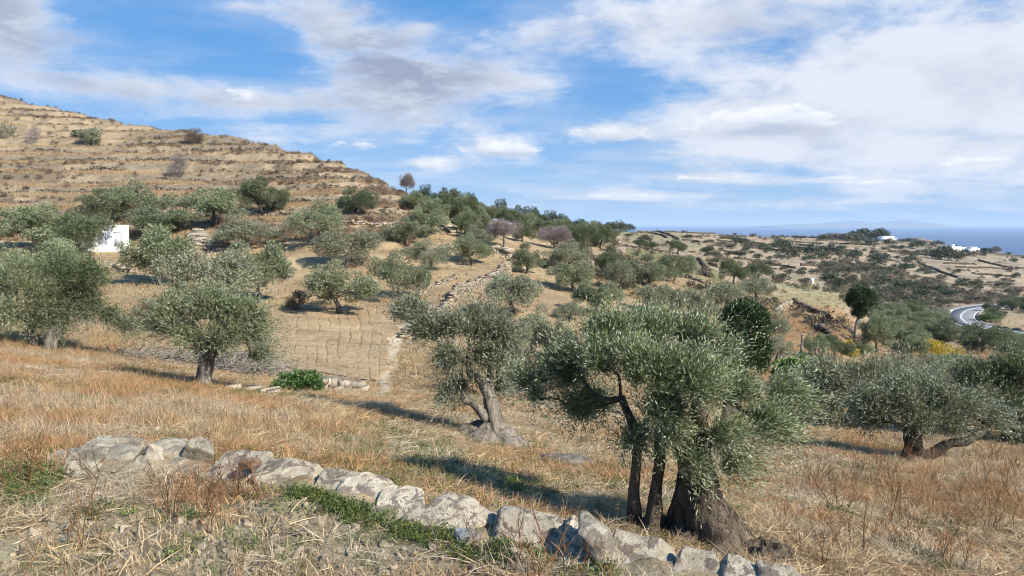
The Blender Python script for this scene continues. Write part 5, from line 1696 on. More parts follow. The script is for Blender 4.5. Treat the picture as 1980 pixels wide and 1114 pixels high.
M_asph = flat_mat('worn asphalt', (0.15, 0.15, 0.155), (0.20, 0.20, 0.205), 1.2)
M_line = flat_mat('white road paint', (0.62, 0.62, 0.60), (0.8, 0.8, 0.78), 3.0)
M_white = flat_mat('whitewash', (0.76, 0.76, 0.75), (0.84, 0.84, 0.83), 2.0)
M_bluegrey = flat_mat('pale grey blue shutter paint', (0.42, 0.46, 0.50), (0.50, 0.54, 0.58), 4.0)
M_glass = flat_mat('dark window pane', (0.03, 0.035, 0.04), (0.05, 0.055, 0.06), 2.0, 0.15)
M_conc = flat_mat('grey concrete', (0.24, 0.225, 0.195), (0.34, 0.32, 0.28), 2.5)
tg = np.gradient(rp[:, :2], axis=0); tg = tg / np.linalg.norm(tg, axis=1, keepdims=True)
nrm_ = np.stack([-tg[:, 1], tg[:, 0]], 1)


def ribbon(name, o0, o1, dz, mat, parent=None, thick=0.0, dash=None):
    A = np.column_stack([rp[:, :2] + nrm_ * o0, rp[:, 2] + dz]); B_ = np.column_stack([rp[:, :2] + nrm_ * o1, rp[:, 2] + dz])
    n = len(rp)
    if thick:
        V = np.concatenate([A, B_, A - [0, 0, thick], B_ - [0, 0, thick]])
        i = np.arange(n - 1)
        Q = np.concatenate([np.stack([i, i + 1, n + i + 1, n + i], 1), np.stack([2 * n + i, 2 * n + i + 1, i + 1, i], 1), np.stack([n + i, n + i + 1, 3 * n + i + 1, 3 * n + i], 1)])
    else:
        V = np.concatenate([A, B_]); i = np.arange(n - 1)
        Q = np.stack([i, i + 1, n + i + 1, n + i], 1)
        if dash:
            Q = Q[(np.arange(n - 1) % dash) < dash * 0.6]
    return obj(name, mesh_np(name, V, Q, mat), parent)


road = tag(ribbon('road', -3.6, 3.6, 0.12, M_asph, None, 0.6), 'asphalt road bending round in the valley at the right', kind='structure')
for nm, a, b_ in (('edge_line', -3.25, -3.0), ('edge_line', 3.0, 3.25), ('centre_line', -0.24, -0.08), ('centre_line', 0.08, 0.24)):
    ribbon(nm, a, b_, 0.128, M_line, road)
ribbon('kerb', 3.62, 4.1, 0.30, M_conc, road, 0.8)
ribbon('kerb', -4.1, -3.62, 0.26, M_conc, road, 0.8)

# ---------------------------------------------------------------- buildings
def white_house(name, label, px, base, wpx, hpx, depth, roty=0.0, blocks=None, openings=(), group=None, d=None, sink=1.0):
    """blocks: (x0, x1, h, setback) as fractions of the width and height"""
    if d is None:
        p = hit(px, base)
    else:
        p = P3(px, base, d)
    d = p[1]
    W_, H_ = wpx * d / F, hpx * d / F
    o = thing(name, label, 'house', tuple(p), group, roty)
    for (x0, x1, hh, sb) in (blocks or [(0, 1, 1, 0)]):
        xa, xb = (x0 - 0.5) * W_, (x1 - 0.5) * W_
        V, Q = box((xa + xb) / 2, depth / 2 + sb, H_ * hh / 2 - sink / 2, xb - xa, depth, H_ * hh + sink)
        obj('wall', mesh_np('wall', V, Q, M_white), o)
        b = Buf()
        t_ = 0.16; ph = min(0.3, H_ * 0.09)
        for (cx, cy, sx, sy) in (((xa + xb) / 2, sb + 0.06, xb - xa + 0.1, t_), ((xa + xb) / 2, depth + sb - 0.06, xb - xa + 0.1, t_), (xa + 0.05, depth / 2 + sb, t_, depth - 0.28), (xb - 0.05, depth / 2 + sb, t_, depth - 0.28)):
            b.add(*box(cx, cy, H_ * hh + ph / 2 + 0.001, sx, sy, ph))
        obj('parapet', b.mesh('parapet', M_white), o)
    for (kind, x0, x1, z0, z1, sb) in openings:
        xa, xb = (x0 - 0.5) * W_, (x1 - 0.5) * W_
        f = Buf()
        y = sb - 0.02
        w2, h2 = xb - xa, (z1 - z0) * H_
        for (cx, cz, sx, sz) in ((xa, (z0 + z1) / 2 * H_, 0.09, h2 + 0.09), (xb, (z0 + z1) / 2 * H_, 0.09, h2 + 0.09), ((xa + xb) / 2, z1 * H_, w2 - 0.09, 0.09), ((xa + xb) / 2, z0 * H_, w2 - 0.09, 0.09)):
            f.add(*box(cx, y - 0.02, cz, sx, 0.10, sz))
        if kind == 'door':
            fo = obj('door', mesh_np('door', *box((xa + xb) / 2, y + 0.004, (z0 + z1) / 2 * H_, w2, 0.05, h2), M_bluegrey), o)
            obj('frame', f.mesh('frame', M_bluegrey), fo)
        else:
            fo = obj('window', f.mesh('window', M_bluegrey), o)
            obj('pane', mesh_np('pane', *box((xa + xb) / 2, y + 0.006, (z0 + z1) / 2 * H_, w2, 0.04, h2), M_glass if kind == 'window' else M_bluegrey), fo)
    return o


white_house('white_hut', 'small white flat roofed hut with grey blue door among the olives at the left', 203, 487, 84, 47, 3.6, 0.52, [(0, 1, 1, 0)],
            [('door', 0.70, 0.86, 0.25, 0.80, 0), ('shutter', 0.38, 0.54, 0.30, 0.78, 0)])
white_house('white_hut', 'tiny white hut with a dark opening half hidden at the left edge', 22, 441, 18, 13, 2.0, 0.2, None, [('window', 0.3, 0.6, 0.1, 0.7, 0)])
white_house('white_house', 'white house with stepped flat roofs beside dark trees on the headland', 1720, 467.5, 30, 9.5, 8, 0.0, [(0, 0.74, 0.78, 0), (0.12, 0.92, 1.0, 3.0), (0.75, 1.0, 0.62, 0.6)],
            [('window', 0.1, 0.17, 0.2, 0.55, 0), ('door', 0.26, 0.33, 0.05, 0.55, 0), ('window', 0.44, 0.51, 0.2, 0.55, 0), ('window', 0.6, 0.67, 0.2, 0.55, 0)])
GH = 'white houses of the row near the shore'
white_house('white_house', 'long low white house with a chimney block, left of the row near the shore', 1842, 483, 36, 7.5, 7, 0.0, [(0, 1, 0.7, 0), (0.55, 0.66, 1.3, 2.0)], [('window', 0.12, 0.2, 0.2, 0.5, 0), ('window', 0.4, 0.48, 0.2, 0.5, 0), ('door', 0.72, 0.8, 0.05, 0.5, 0)], GH)
white_house('white_house', 'small white house in the middle of the row near the shore', 1864, 484.5, 16, 6.5, 6, 0.0, [(0, 1, 0.8, 0)], [('window', 0.2, 0.36, 0.2, 0.6, 0), ('window', 0.6, 0.76, 0.2, 0.6, 0)], GH)
white_house('white_house', 'white house with two dark openings at the right of the row near the shore', 1887, 490.5, 27, 10, 7, 0.0, [(0, 0.78, 0.95, 0), (0.3, 0.7, 1.2, 2.5), (0.78, 1, 0.55, 0.5)],
            [('window', 0.30, 0.42, 0.1, 0.62, 0), ('window', 0.5, 0.62, 0.1, 0.62, 0)], GH)
white_house('white_ruin', 'tiny white shrine in the scrub at the end of a wall', 1571, 548, 9, 9, 2.0, 0.3, [(0, 0.5, 0.7, 0), (0.55, 1.0, 1.0, 0.2)], [('window', 0.1, 0.35, 0.1, 0.4, 0)])

# the pale post on the ochre slope
p = hit(1549, 682)
hpost = P3(1549, 648, p[1])[2] - p[2]
post = thing('post', 'pale leaning post standing alone on the ochre slope', 'post', tuple(p))
V, Q = tube([(0, 0, -0.3), (0.02, 0, hpost * 0.5), (0.05, 0, hpost)], [0.10, 0.09, 0.08], 7)
obj('shaft', mesh_np('shaft', gnarl(V, 3, 0.02, 4), Q, B_pole, True), post)
V, Q = box(0.05, 0, hpost + 0.03, 0.22, 0.22, 0.06)
obj('cap', mesh_np('cap', V, Q, M_conc), post)

# ---------------------------------------------------------------- scrub on the headland: each bush an object of its own
BV = []
for i in range(5):
    rng = np.random.default_rng(300 + i)
    c, r = clump_shell(rng, (0, 0, 0.42), (0.40, 0.40, 0.30), 12, 0.2)
    c[:, 2] = np.maximum(c[:, 2], 0.1)
    V, Q, A = leaves(rng, c, r, 26, 3, 0.14, 0.13, 0.055, (0, 0, 0.3), 0.5, (0, 0, 0.2), 0.4, 0.7)
    BV.append((mesh_np('bush', V, Q, L_pine, False, var=A), mesh_np('bush', V, Q, L_scrub, False, var=A), mesh_np('bush', V, Q, L_brown, False, var=A)))
rng = np.random.default_rng(12)
NAMED = [(1245, 470, 30, 0), (1332, 461, 16, 0), (1310, 478, 0, 0), (1370, 490, 26, 0), (1385, 497, 20, 0), (1398, 477, 20, 1), (1415, 482, 20, 1), (1430, 474, 30, 0), (1450, 478, 24, 1), (1470, 482, 24, 0), (1443, 486, 16, 0), (1370, 486, 18, 1),
         (1408, 495, 16, 0), (1484, 490, 22, 0), (1510, 486, 40, 0), (1515, 478, 26, 0), (1465, 500, 18, 1), (1487, 503, 16, 0), (1530, 497, 40, 1), (1508, 502, 24, 1), (1382, 508, 16, 0), (1570, 495, 40, 0), (1590, 500, 24, 0),
         (1514, 523, 16, 1), (1525, 531, 18, 1), (1548, 533, 20, 0), (1552, 524, 14, 1), (1575, 530, 22, 0), (1508, 547, 34, 0), (1556, 549, 24, 0), (1607, 566, 22, 0), (1690, 459, 30, 0), (1665, 462, 40, 0), (1700, 464, 34, 0), (1720, 474, 26, 0),
         (1640, 466, 30, 0), (1612, 461, 12, 0), (1652, 473, 40, 0), (1457, 456, 10, 0), (1421, 455, 8, 0), (1831, 486, 18, 0), (1868, 489, 14, 0), (1770, 482, 30, 0), (1820, 502, 44, 0), (1845, 505, 40, 1), (1800, 498, 40, 1), (1900, 494, 24, 0),
         (1610, 492, 40, 0), (1650, 503, 36, 0), (1700, 510, 34, 0), (1720, 526, 18, 0), (1733, 533, 18, 0), (1690, 540, 20, 1), (1603, 520, 20, 0), (1605, 545, 36, 0), (1618, 556, 30, 0), (1645, 548, 24, 1), (1665, 560, 30, 0), (1740, 560, 34, 0),
         (1735, 574, 30, 0), (1782, 575, 32, 0), (1760, 585, 28, 0), (1820, 542, 22, 0), (1862, 552, 26, 0), (1886, 556, 26, 0), (1935, 557, 24, 1), (1928, 538, 14, 0), (1963, 538, 18, 0), (1700, 572, 30, 1), (1720, 586, 26, 0), (1960, 508, 20, 0),
         (1648, 452, 0, 0), (1190, 447, 36, 0), (1215, 448, 26, 0), (1398, 462, 12, 0), (1415, 463, 14, 1), (1900, 622, 24, 0), (1930, 617, 24, 0), (1985, 606, 30, 0)]
nb = 0
for (px, py, w_, k) in NAMED:
    if not w_:
        continue
    p = hit(px, py)
    o = obj('scrub_bush', BV[int(rng.integers(5))][0 if k == 0 and rng.random() < 0.75 else 1], None, tuple(p))
    s = w_ * p[1] / F
    o.scale = (s, s * (0.6 + 0.3 * rng.random()), s * (0.55 + 0.2 * rng.random()))
    o.rotation_euler = (0, 0, rng.random() * 0.8 - 0.4)
    tag(o, ('wide ' if w_ > 28 else 'small ' if w_ < 17 else '') + ('dark green' if o.data.materials[0] == L_pine else 'grey green') + ' scrub bush ' + whereabouts(px, py), 'bush', 'scrub bushes of the far headland'); nb += 1
bush_lab = []
tries = 0
while nb < 285 and tries < 4000:
    tries += 1
    px = 1190 + 800 * rng.random(); py = 452 + 150 * rng.random() ** 1.2
    dens = 0.12 + 0.75 * float(inpoly(np.array(px), np.array(py), POLY_SCRUB)) + 0.5 * float(inpoly(np.array(px), np.array(py), [(1560, 480), (1760, 485), (1800, 520), (1600, 530)]))
    if px < 1500 and py > 545 or float(inpoly(np.array(px), np.array(py), POLY_PALE)) or float(inpoly(np.array(px), np.array(py), POLY_OCHRE)) or (px < 1330 and py > 490):
        continue
    if rng.random() > dens:
        continue
    p = hit(px, py)
    if p[1] < 85 or np.hypot(rp[:, 0] - p[0], rp[:, 1] - p[1]).min() < 8:
        continue
    k = rng.random()
    o = obj('scrub_bush', BV[int(rng.integers(5))][0 if k < 0.4 else (1 if k < 0.72 else 2)], None, tuple(p))
    s = (7 + 20 * rng.random() ** 2.0) * p[1] / F
    o.scale = (s * (1 + 0.8 * rng.random()), s, s * (0.45 + 0.25 * rng.random()))
    wpx = s * F / p[1]
    tag(o, ('wide ' if wpx > 18 else 'small ' if wpx < 11 else '') + ('dark green' if k < 0.4 else 'grey green' if k < 0.72 else 'brown') + ' scrub bush ' + whereabouts(px, py), 'bush', 'scrub bushes of the far headland'); nb += 1

groups_ = {}
for o in [q_ for q_ in C.objects if q_.name.startswith('scrub_bush')]:
    groups_.setdefault(o['label'], []).append(o)
for lab, os_ in groups_.items():
    if len(os_) > 1:
        os_.sort(key=lambda q_: q_.location.x / q_.location.y)
        for k, o in enumerate(os_):
            o['label'] = ('leftmost ' if k == 0 else 'rightmost ' if k == len(os_) - 1 else ORD[min(k, 17)] + ' from left ') + lab

# ---------------------------------------------------------------- grass, weeds, litter: what nobody could count
def blade_material(name, rough=0.7, trans=0.25, spec=0.2):
    mt = bpy.data.materials.new(name); mt.use_nodes = True
    t = NT(mt.node_tree)
    c = t.attr('col', 'INSTANCER').outputs['Color']
    var = t.attr('var').outputs['Fac']
    k = t.m('ADD', 0.30, t.m('MULTIPLY', var, 0.92))
    c = t.mix(1.0, c, t.xyz(k, k, k), 'MULTIPLY')
    bs = t.n('ShaderNodeBsdfPrincipled')
    t.put(bs.inputs['Base Color'], c); bs.inputs['Roughness'].default_value = rough; bs.inputs['Specular IOR Level'].default_value = spec
    tr = t.n('ShaderNodeBsdfTranslucent'); t.put(tr.inputs[0], c)
    mx = t.n('ShaderNodeMixShader'); mx.inputs[0].default_value = trans
    t.put(mx.inputs[1], bs.outputs[0]); t.put(mx.inputs[2], tr.outputs[0])
    t.put(t.n('ShaderNodeOutputMaterial').inputs[0], mx.outputs[0])
    return mt


M_blade = blade_material('dry grass blade')


def blades(rng, n, spread, L, W_, lean, curl, lay=0.0, base_h=0.0):
    """n bent blades, 3 segments each; lay=1 lies on the ground"""
    a = rng.random(n) * 6.283
    r = spread * np.sqrt(rng.random(n))
    b = np.stack([r * np.cos(a), r * np.sin(a), np.full(n, -0.02) + base_h * rng.random(n)], 1)
    az = rng.random(n) * 6.283
    tilt = np.abs(rng.normal(size=n)) * lean + lay * (1.25 + 0.25 * rng.random(n))
    l = L * (0.45 + 0.75 * rng.random(n))
    pts = [b]
    cur = b.copy()
    for k in range(3):
        tl = np.minimum(tilt + curl * k * (0.4 + rng.random(n)), 1.75)
        d = np.stack([np.sin(tl) * np.cos(az), np.sin(tl) * np.sin(az), np.cos(tl)], 1)
        az = az + rng.normal(size=n) * 0.25
        cur = cur + d * (l / 3)[:, None]
        pts.append(cur.copy())
    side = np.stack([-np.sin(az), np.cos(az), np.zeros(n)], 1)
    side = norm(side + rng.normal(size=(n, 3)) * 0.5)
    ws = np.array([1.0, 0.85, 0.6, 0.12]) * W_ * 0.5
    V = np.zeros((n, 8, 3))
    for k in range(4):
        V[:, 2 * k] = pts[k] - side * ws[k]; V[:, 2 * k + 1] = pts[k] + side * ws[k]
    q_ = np.array([[0, 1, 3, 2], [2, 3, 5, 4], [4, 5, 7, 6]])
    Q = (q_[None] + np.arange(n)[:, None, None] * 8).reshape(-1, 4)
    return V.reshape(-1, 3), Q, np.repeat(rng.random(n), 8)


def tuft_mesh(name, seed, parts, mat):
    rng = np.random.default_rng(seed)
    b = Buf()
    for kw in parts:
        b.add(*blades(rng, **kw))
    return b.mesh(name, mat)


def weed_mesh(name, seed):
    rng = np.random.default_rng(seed)
    V, Q, A = leaves(rng, np.array([[0, 0, 0.02]]), np.array([[0.09, 0.09, 0.03]]), np.array([16]), 4, 0.05, 0.022, 0.013, (0, 0, 0.9), 0.3, (0, 0, -0.1), 0.2, 0.8)
    return mesh_np(name, V, Q, M_blade, False, var=A)


def stalk_mesh(name, seed):
    rng = np.random.default_rng(seed)
    b = Buf()
    for _ in range(4):
        x, y = rng.normal(size=2) * 0.05
        h = 0.28 + 0.22 * rng.random()
        l = rng.normal(size=2) * 0.12
        P = np.array([[x, y, -0.02], [x + l[0] * 0.3, y + l[1] * 0.3, h * 0.5], [x + l[0], y + l[1], h]])
        b.add(*tube(P, [0.0035, 0.0028, 0.0015], 3), rng.random())
        for k in range(5):
            t = 0.35 + 0.6 * rng.random()
            q0 = np.array([x + l[0] * t, y + l[1] * t, h * t]); dr = norm(np.array([rng.normal(), rng.normal(), 0.9 + rng.random()]))
            b.add(*tube(np.array([q0, q0 + dr * 0.05, q0 + dr * 0.10 + [0, 0, 0.01]]), [0.002, 0.0018, 0.001], 3), rng.random())
    return b.mesh(name, M_blade)


src = bpy.data.collections.new('tuft kinds')
kinds = {}


def kind(key, meshes):
    kinds[key] = []
    for me in meshes:
        o = bpy.data.objects.new('tuft_%02d' % len(src.objects), me)
        kinds[key].append(len(src.objects))
        src.objects.link(o)


kind('tall', [tuft_mesh('tall_tuft', 10 + i, [dict(n=11, spread=0.11, L=0.30, W_=0.0078, lean=0.30, curl=0.22), dict(n=10, spread=0.13, L=0.24, W_=0.0078, lean=0.75, curl=0.35), dict(n=8, spread=0.15, L=0.25, W_=0.008, lean=0.2, curl=0.1, lay=1.0, base_h=0.06)], M_blade) for i in range(4)])
kind('lay', [tuft_mesh('flattened_straw', 20 + i, [dict(n=20, spread=0.16, L=0.30, W_=0.0078, lean=0.1, curl=0.08, lay=1.0, base_h=0.05), dict(n=6, spread=0.13, L=0.20, W_=0.007, lean=0.7, curl=0.35)], M_blade) for i in range(4)])
kind('short', [tuft_mesh('short_tuft', 30 + i, [dict(n=20, spread=0.12, L=0.10, W_=0.007, lean=0.5, curl=0.3)], M_blade) for i in range(3)])
kind('weed', [weed_mesh('weed', 40 + i) for i in range(4)])
kind('stalk', [stalk_mesh('stalk', 50 + i) for i in range(4)])
kind('clod', [mesh_np('clod', *stone_np(0.05, 0.045, 0.03, 60 + i, n=4, p=2.6, chips=5), M_blade, True, var=np.full(96, 0.5)) for i in range(3)])
kind('coarse', [tuft_mesh('coarse_tuft', 70 + i, [dict(n=26, spread=0.30, L=0.50, W_=0.028, lean=0.35, curl=0.25), dict(n=10, spread=0.4, L=0.4, W_=0.03, lean=0.2, curl=0.1, lay=0.9)], M_blade) for i in range(3)])
def scrublet(seed):
    rng = np.random.default_rng(seed)
    V, Q, A = leaves(rng, np.array([[0, 0, 0.22], [0.2, 0.1, 0.16], [-0.18, 0.12, 0.18], [0.0, -0.2, 0.15]]), np.array([0.24, 0.18, 0.2, 0.17]), np.array([22, 14, 14, 14]), 3, 0.14, 0.15, 0.05, (0, 0, 0.5), 0.5, (0, 0, 0), 0.3, 0.7)
    return mesh_np('scrublet', V, Q, M_blade, False, var=A)
kind('scrub', [scrublet(80 + i) for i in range(3)])


def scatter(name, label, x, y, kinds_idx, scl, col, seed, tilt=0.15, zoff=0.0, z=None):
    rng = np.random.default_rng(seed)
    n = len(x)
    z = terrain(x, y) if z is None else z
    me = bpy.data.meshes.new(name)
    me.vertices.add(n)
    me.vertices.foreach_set('co', np.stack([x, y, z + zoff], 1).astype(np.float32).ravel())
    rot = np.stack([rng.normal(size=n) * tilt, rng.normal(size=n) * tilt, rng.random(n) * 6.283], 1)
    a = me.attributes.new('rot', 'FLOAT_VECTOR', 'POINT'); a.data.foreach_set('vector', rot.astype(np.float32).ravel())
    a = me.attributes.new('scl', 'FLOAT', 'POINT'); a.data.foreach_set('value', scl.astype(np.float32))
    a = me.attributes.new('idx', 'INT', 'POINT'); a.data.foreach_set('value', kinds_idx.astype(np.int32))
    a = me.attributes.new('col', 'FLOAT_COLOR', 'POINT')
    c4 = np.ones((n, 4), np.float32); c4[:, :3] = np.clip(col, 0.01, 0.85); a.data.foreach_set('color', c4.ravel())
    me.materials.append(M_blade)
    o = obj(name, me)
    ng = bpy.data.node_groups.new(name, 'GeometryNodeTree')
    ng.interface.new_socket('Geometry', in_out='INPUT', socket_type='NodeSocketGeometry')
    ng.interface.new_socket('Geometry', in_out='OUTPUT', socket_type='NodeSocketGeometry')
    N, Lk = ng.nodes, ng.links
    gi, go = N.new('NodeGroupInput'), N.new('NodeGroupOutput')
    ci = N.new('GeometryNodeCollectionInfo')
    ci.inputs['Collection'].default_value = src
    ci.inputs['Separate Children'].default_value = True
    ci.inputs['Reset Children'].default_value = True
    ip = N.new('GeometryNodeInstanceOnPoints')

    def na(nm, typ):
        nd = N.new('GeometryNodeInputNamedAttribute'); nd.data_type = typ; nd.inputs['Name'].default_value = nm
        return nd.outputs['Attribute']
    Lk.new(gi.outputs[0], ip.inputs['Points'])
    Lk.new(ci.outputs[0], ip.inputs['Instance'])
    ip.inputs['Pick Instance'].default_value = True
    Lk.new(na('idx', 'INT'), ip.inputs['Instance Index'])
    e2r = N.new('FunctionNodeEulerToRotation'); Lk.new(na('rot', 'FLOAT_VECTOR'), e2r.inputs[0]); Lk.new(e2r.outputs[0], ip.inputs['Rotation'])
    Lk.new(na('scl', 'FLOAT'), ip.inputs['Scale'])
    Lk.new(ip.outputs[0], go.inputs[0])
    md = o.modifiers.new('scatter', 'NODES'); md.node_group = ng
    return tag(o, label, kind='stuff')


def pick(rng, key, n):
    a = np.array(kinds[key])
    return a[rng.integers(len(a), size=n)]


rg = np.random.default_rng(2024)
# --- around the camera out to the ploughed field
N1 = 66000
u = (rg.random(N1) * 1.72 - 0.86)
d = 3.3 + 28.0 * rg.random(N1) ** 1.15
x, y = u * d, d
z = terrain(x, y)
px, py = proj(x, y, z)
n1 = fbm(x * 0.75, y * 0.75, seed=61) - 0.5; n2 = fbm(x * 2.1, y * 2.1, seed=62) - 0.5; n3 = fbm(x * 0.3, y * 0.3, seed=63) - 0.5
below = y < wall_y(x)
front = (y < wall_y(x) + 0.15)
onwall = np.abs(y - wall_y(x) - 0.05) < 0.28
onwall &= (x > -3.7) & (x < 1.9)
fld = field_mask(x, y) > 0.4
tallz = np.clip(sstep(-px + (py - 650) * 0.9 + n1 * 500, -620, -250) * sstep(py, 640, 660) * (1 - sstep(py, 830, 880)), 0, 1) * (d > 7.2)
tallz = np.maximum(tallz, sstep(n1 + n3 * 0.6, 0.06, 0.18) * (~below) * 0.8)
tallz = np.maximum(tallz, inpoly(px, py, [(600, 840), (680, 830), (735, 870), (720, 915), (640, 920), (610, 890)]) * 0.9)
tallz = np.maximum(tallz, inpoly(px + n1 * 60, py, [(225, 905), (420, 900), (520, 930), (600, 1000), (420, 990), (250, 960)]) * 0.65)
tallz = np.maximum(tallz, inpoly(px + n1 * 80, py, [(1500, 930), (1990, 890), (1990, 1000), (1700, 1010)]) * 0.7)
greenz = sstep(n2 + n3 * 0.7, 0.10, 0.22) * 0.55
greenz = np.maximum(greenz, inpoly(px + n1 * 40, py, [(690, 965), (800, 985), (1000, 1045), (1180, 1090), (1180, 1114), (900, 1060), (700, 1010)]) * 0.97)
greenz = np.maximum(greenz, inpoly(px + n1 * 40, py, [(500, 925), (700, 975), (690, 1010), (560, 960)]) * 0.75)
greenz = np.maximum(greenz, inpoly(px + n1 * 60, py, [(-20, 890), (90, 895), (130, 930), (90, 990), (-20, 960)]) * 0.7)
greenz = np.maximum(greenz, inpoly(px + n1 * 90, py + n2 * 40, [(740, 800), (860, 850), (1000, 930), (1180, 910), (1000, 990), (760, 930), (600, 900)]) * 0.4)
barez = inpoly(px + n1 * 140, py + n2 * 50, [(150, 990), (700, 960), (980, 1114), (700, 1130), (-50, 1130), (50, 1010)]) * 0.90
barez = np.maximum(barez, inpoly(px + n1 * 50, py + n2 * 30, [(90, 880), (300, 890), (240, 950), (100, 1000)]) * 0.5)
track = inpoly(px, py, POLY_PATH) & (d > 22)
r1 = rg.random(N1)
typ = np.full(N1, 1)                       # 0 tall 1 lay 2 short 3 weed 4 stalk 5 clod
typ[r1 < 0.18] = 2
typ[rg.random(N1) < tallz * 0.72] = 0
g_ = rg.random(N1) < greenz
typ[g_] = np.where(rg.random(g_.sum()) < 0.7, 3, 2)
bz_ = rg.random(N1) < barez
typ[bz_] = np.where(rg.random(bz_.sum()) < 0.75, 5, 2)
stalk_p = np.maximum(below * 0.03 * (n1 > -0.02), inpoly(px, py, [(1450, 900), (1990, 880), (1990, 1114), (1550, 1114)]) * 0.05 * (n2 > 0))
st = rg.random(N1) < stalk_p
typ[st] = 4
typ[rg.random(N1) < 0.07] = 5
green = g_ & (typ != 5)
keys = ['tall', 'lay', 'short', 'weed', 'stalk', 'clod']
idx = np.zeros(N1, int)
for k, key in enumerate(keys):
    m = typ == k
    idx[m] = pick(rg, key, m.sum())
OR = np.array([0.56, 0.32, 0.15]); PALE = np.array([0.62, 0.49, 0.31]); GOLD = np.array([0.58, 0.41, 0.215]); BR = np.array([0.30, 0.155, 0.075])
mixr = np.clip(0.45 + n1 * 2.2 + rg.normal(size=N1) * 0.28, 0, 1)[:, None]
col = PALE * (1 - mixr) + GOLD * mixr
hot = np.clip(sstep(n3 + n1 * 0.8 + 0.18 * tallz, -0.02, 0.24) * 0.85 + rg.normal(size=N1) * 0.15, 0, 1)[:, None]
hot = np.where((typ == 0)[:, None], np.maximum(hot, 0.25), hot * 0.6)
col = col * (1 - hot) + OR * hot
GR = np.array([0.135, 0.185, 0.05])
gm = green[:, None] * (0.75 + 0.25 * rg.random((N1, 1)))
col = col * (1 - gm) + GR * (0.7 + 0.6 * rg.random((N1, 1))) * gm
brn = (typ < 2) & (rg.random(N1) < 0.07)
col[brn] = np.array([0.34, 0.19, 0.09])
pal = (typ < 2) & (fbm(x * 0.9, y * 0.9, seed=66) > 0.62)
col[pal] = col[pal] * 0.4 + np.array([0.66, 0.56, 0.40]) * 0.6
col[typ == 4] = BR * (0.6 + 0.9 * rg.random((int((typ == 4).sum()), 1)))
col[typ == 5] = np.array([0.42, 0.345, 0.24]) * (0.6 + 0.8 * rg.random((int((typ == 5).sum()), 1)))
grow = np.interp(d, [3.4, 8, 30], [0.80, 0.95, 1.5])
scl = grow * (0.55 + 0.60 * rg.random(N1))
scl[typ == 0] *= 0.74
scl *= 0.55 + 0.95 * fbm(x * 1.7, y * 1.7, seed=65)
scl[typ == 5] *= 0.5 + 1.3 * rg.random(int((typ == 5).sum())) ** 3
scl[(typ == 0) & below] *= 0.72
scl[(typ == 0) & (d > 13)] *= 0.85
patchy = sstep(-n2 - n1 * 0.5, 0.04, 0.2) * 0.85 * (typ < 3)
keep = ~onwall & (rg.random(N1) > patchy) & ~((fld | track) & (rg.random(N1) < 0.93)) & ~((d > 25.5) & (typ == 0) & (px > 420))
keep &= ~((typ == 0) & inpoly(px, py, [(860, 800), (1050, 800), (1060, 905), (850, 905)]))
keep &= ~(inpoly(px, py, [(885, 838), (1020, 838), (1030, 868), (890, 872)]) & (rg.random(N1) < 0.7))
keep &= ~((typ == 0) & inpoly(px, py, [(230, 680), (560, 700), (570, 780), (420, 760), (330, 725), (230, 705)]) & (rg.random(N1) < 0.75))
keep &= ~((typ == 0) & inpoly(px, py, [(1180, 940), (1500, 940), (1520, 1114), (1180, 1114)]))
for key_set, nm, lab in (((0, 1, 2, 4), 'grass', 'dry orange and straw coloured grass covering the slope'), ((3,), 'weeds', 'small green weeds sprouting below the wall and in the straw'), ((5,), 'gravel', 'loose clods and small stones on the bare soil')):
    m = keep & np.isin(typ, key_set)
    scatter(nm, lab, x[m], y[m], idx[m], scl[m], col[m], 5, z=z[m], zoff=0.0)

# --- the green mats along the foot of the wall
WP = [([(690, 972), (800, 992), (1000, 1050), (1190, 1095), (1180, 1114), (900, 1075), (700, 1018)], 520, 1.0), ([(560, 940), (700, 985), (700, 1012), (600, 985)], 260, 0.8), ([(-20, 895), (90, 900), (125, 930), (60, 985), (-20, 965)], 220, 0.9),
      ([(740, 905), (860, 895), (1040, 925), (1020, 945), (800, 935)], 380, 0.9), ([(180, 965), (420, 985), (400, 1020), (120, 1010)], 30, 0.7), ([(860, 1040), (1080, 1080), (1070, 1112), (880, 1090)], 240, 1.0), ([(630, 810), (760, 830), (880, 880), (760, 885)], 300, 0.8)]
wx, wy = [], []
for poly, n_, _ in WP:
    pa = np.array(poly, float)
    cnt = 0
    qx = rg.random(n_ * 4) * np.ptp(pa[:, 0]) + pa[:, 0].min(); qy = rg.random(n_ * 4) * np.ptp(pa[:, 1]) + pa[:, 1].min()
    ok = inpoly(qx + (fbm(qx * 0.03, qy * 0.05, seed=3) - 0.5) * 120, qy + (fbm(qx * 0.03, qy * 0.05, seed=4) - 0.5) * 50, poly)
    ok &= fbm(qx * 0.035, qy * 0.07, seed=6) > 0.40 + 0.22 * rg.random(len(qx))
    qx, qy = qx[ok][:n_], qy[ok][:n_]
    u, v = px_uv(qx, qy)
    d = np.where(qy > 940, (NEAR_Z + 0.02) / v, 9.0)
    for _k in range(4):
        d = np.clip(terrain(u * d, d) / v, 3.0, 16.0)
    wx.append(u * d); wy.append(d)
wx, wy = np.concatenate(wx), np.concatenate(wy)
ok = ~((np.abs(wy - wall_y(wx) - 0.08) < 0.20))
wx, wy = wx[ok], wy[ok]
nW = len(wx)
scatter('weeds', 'mat of small green leaves growing along the foot of the wall', wx, wy, pick(rg, 'weed', nW), 0.35 + 0.60 * rg.random(nW), np.array([0.125, 0.17, 0.055]) * (0.6 + 0.9 * rg.random((nW, 1))) + np.array([0.10, 0.07, 0.0]) * (rg.random((nW, 1)) < 0.2), 9)

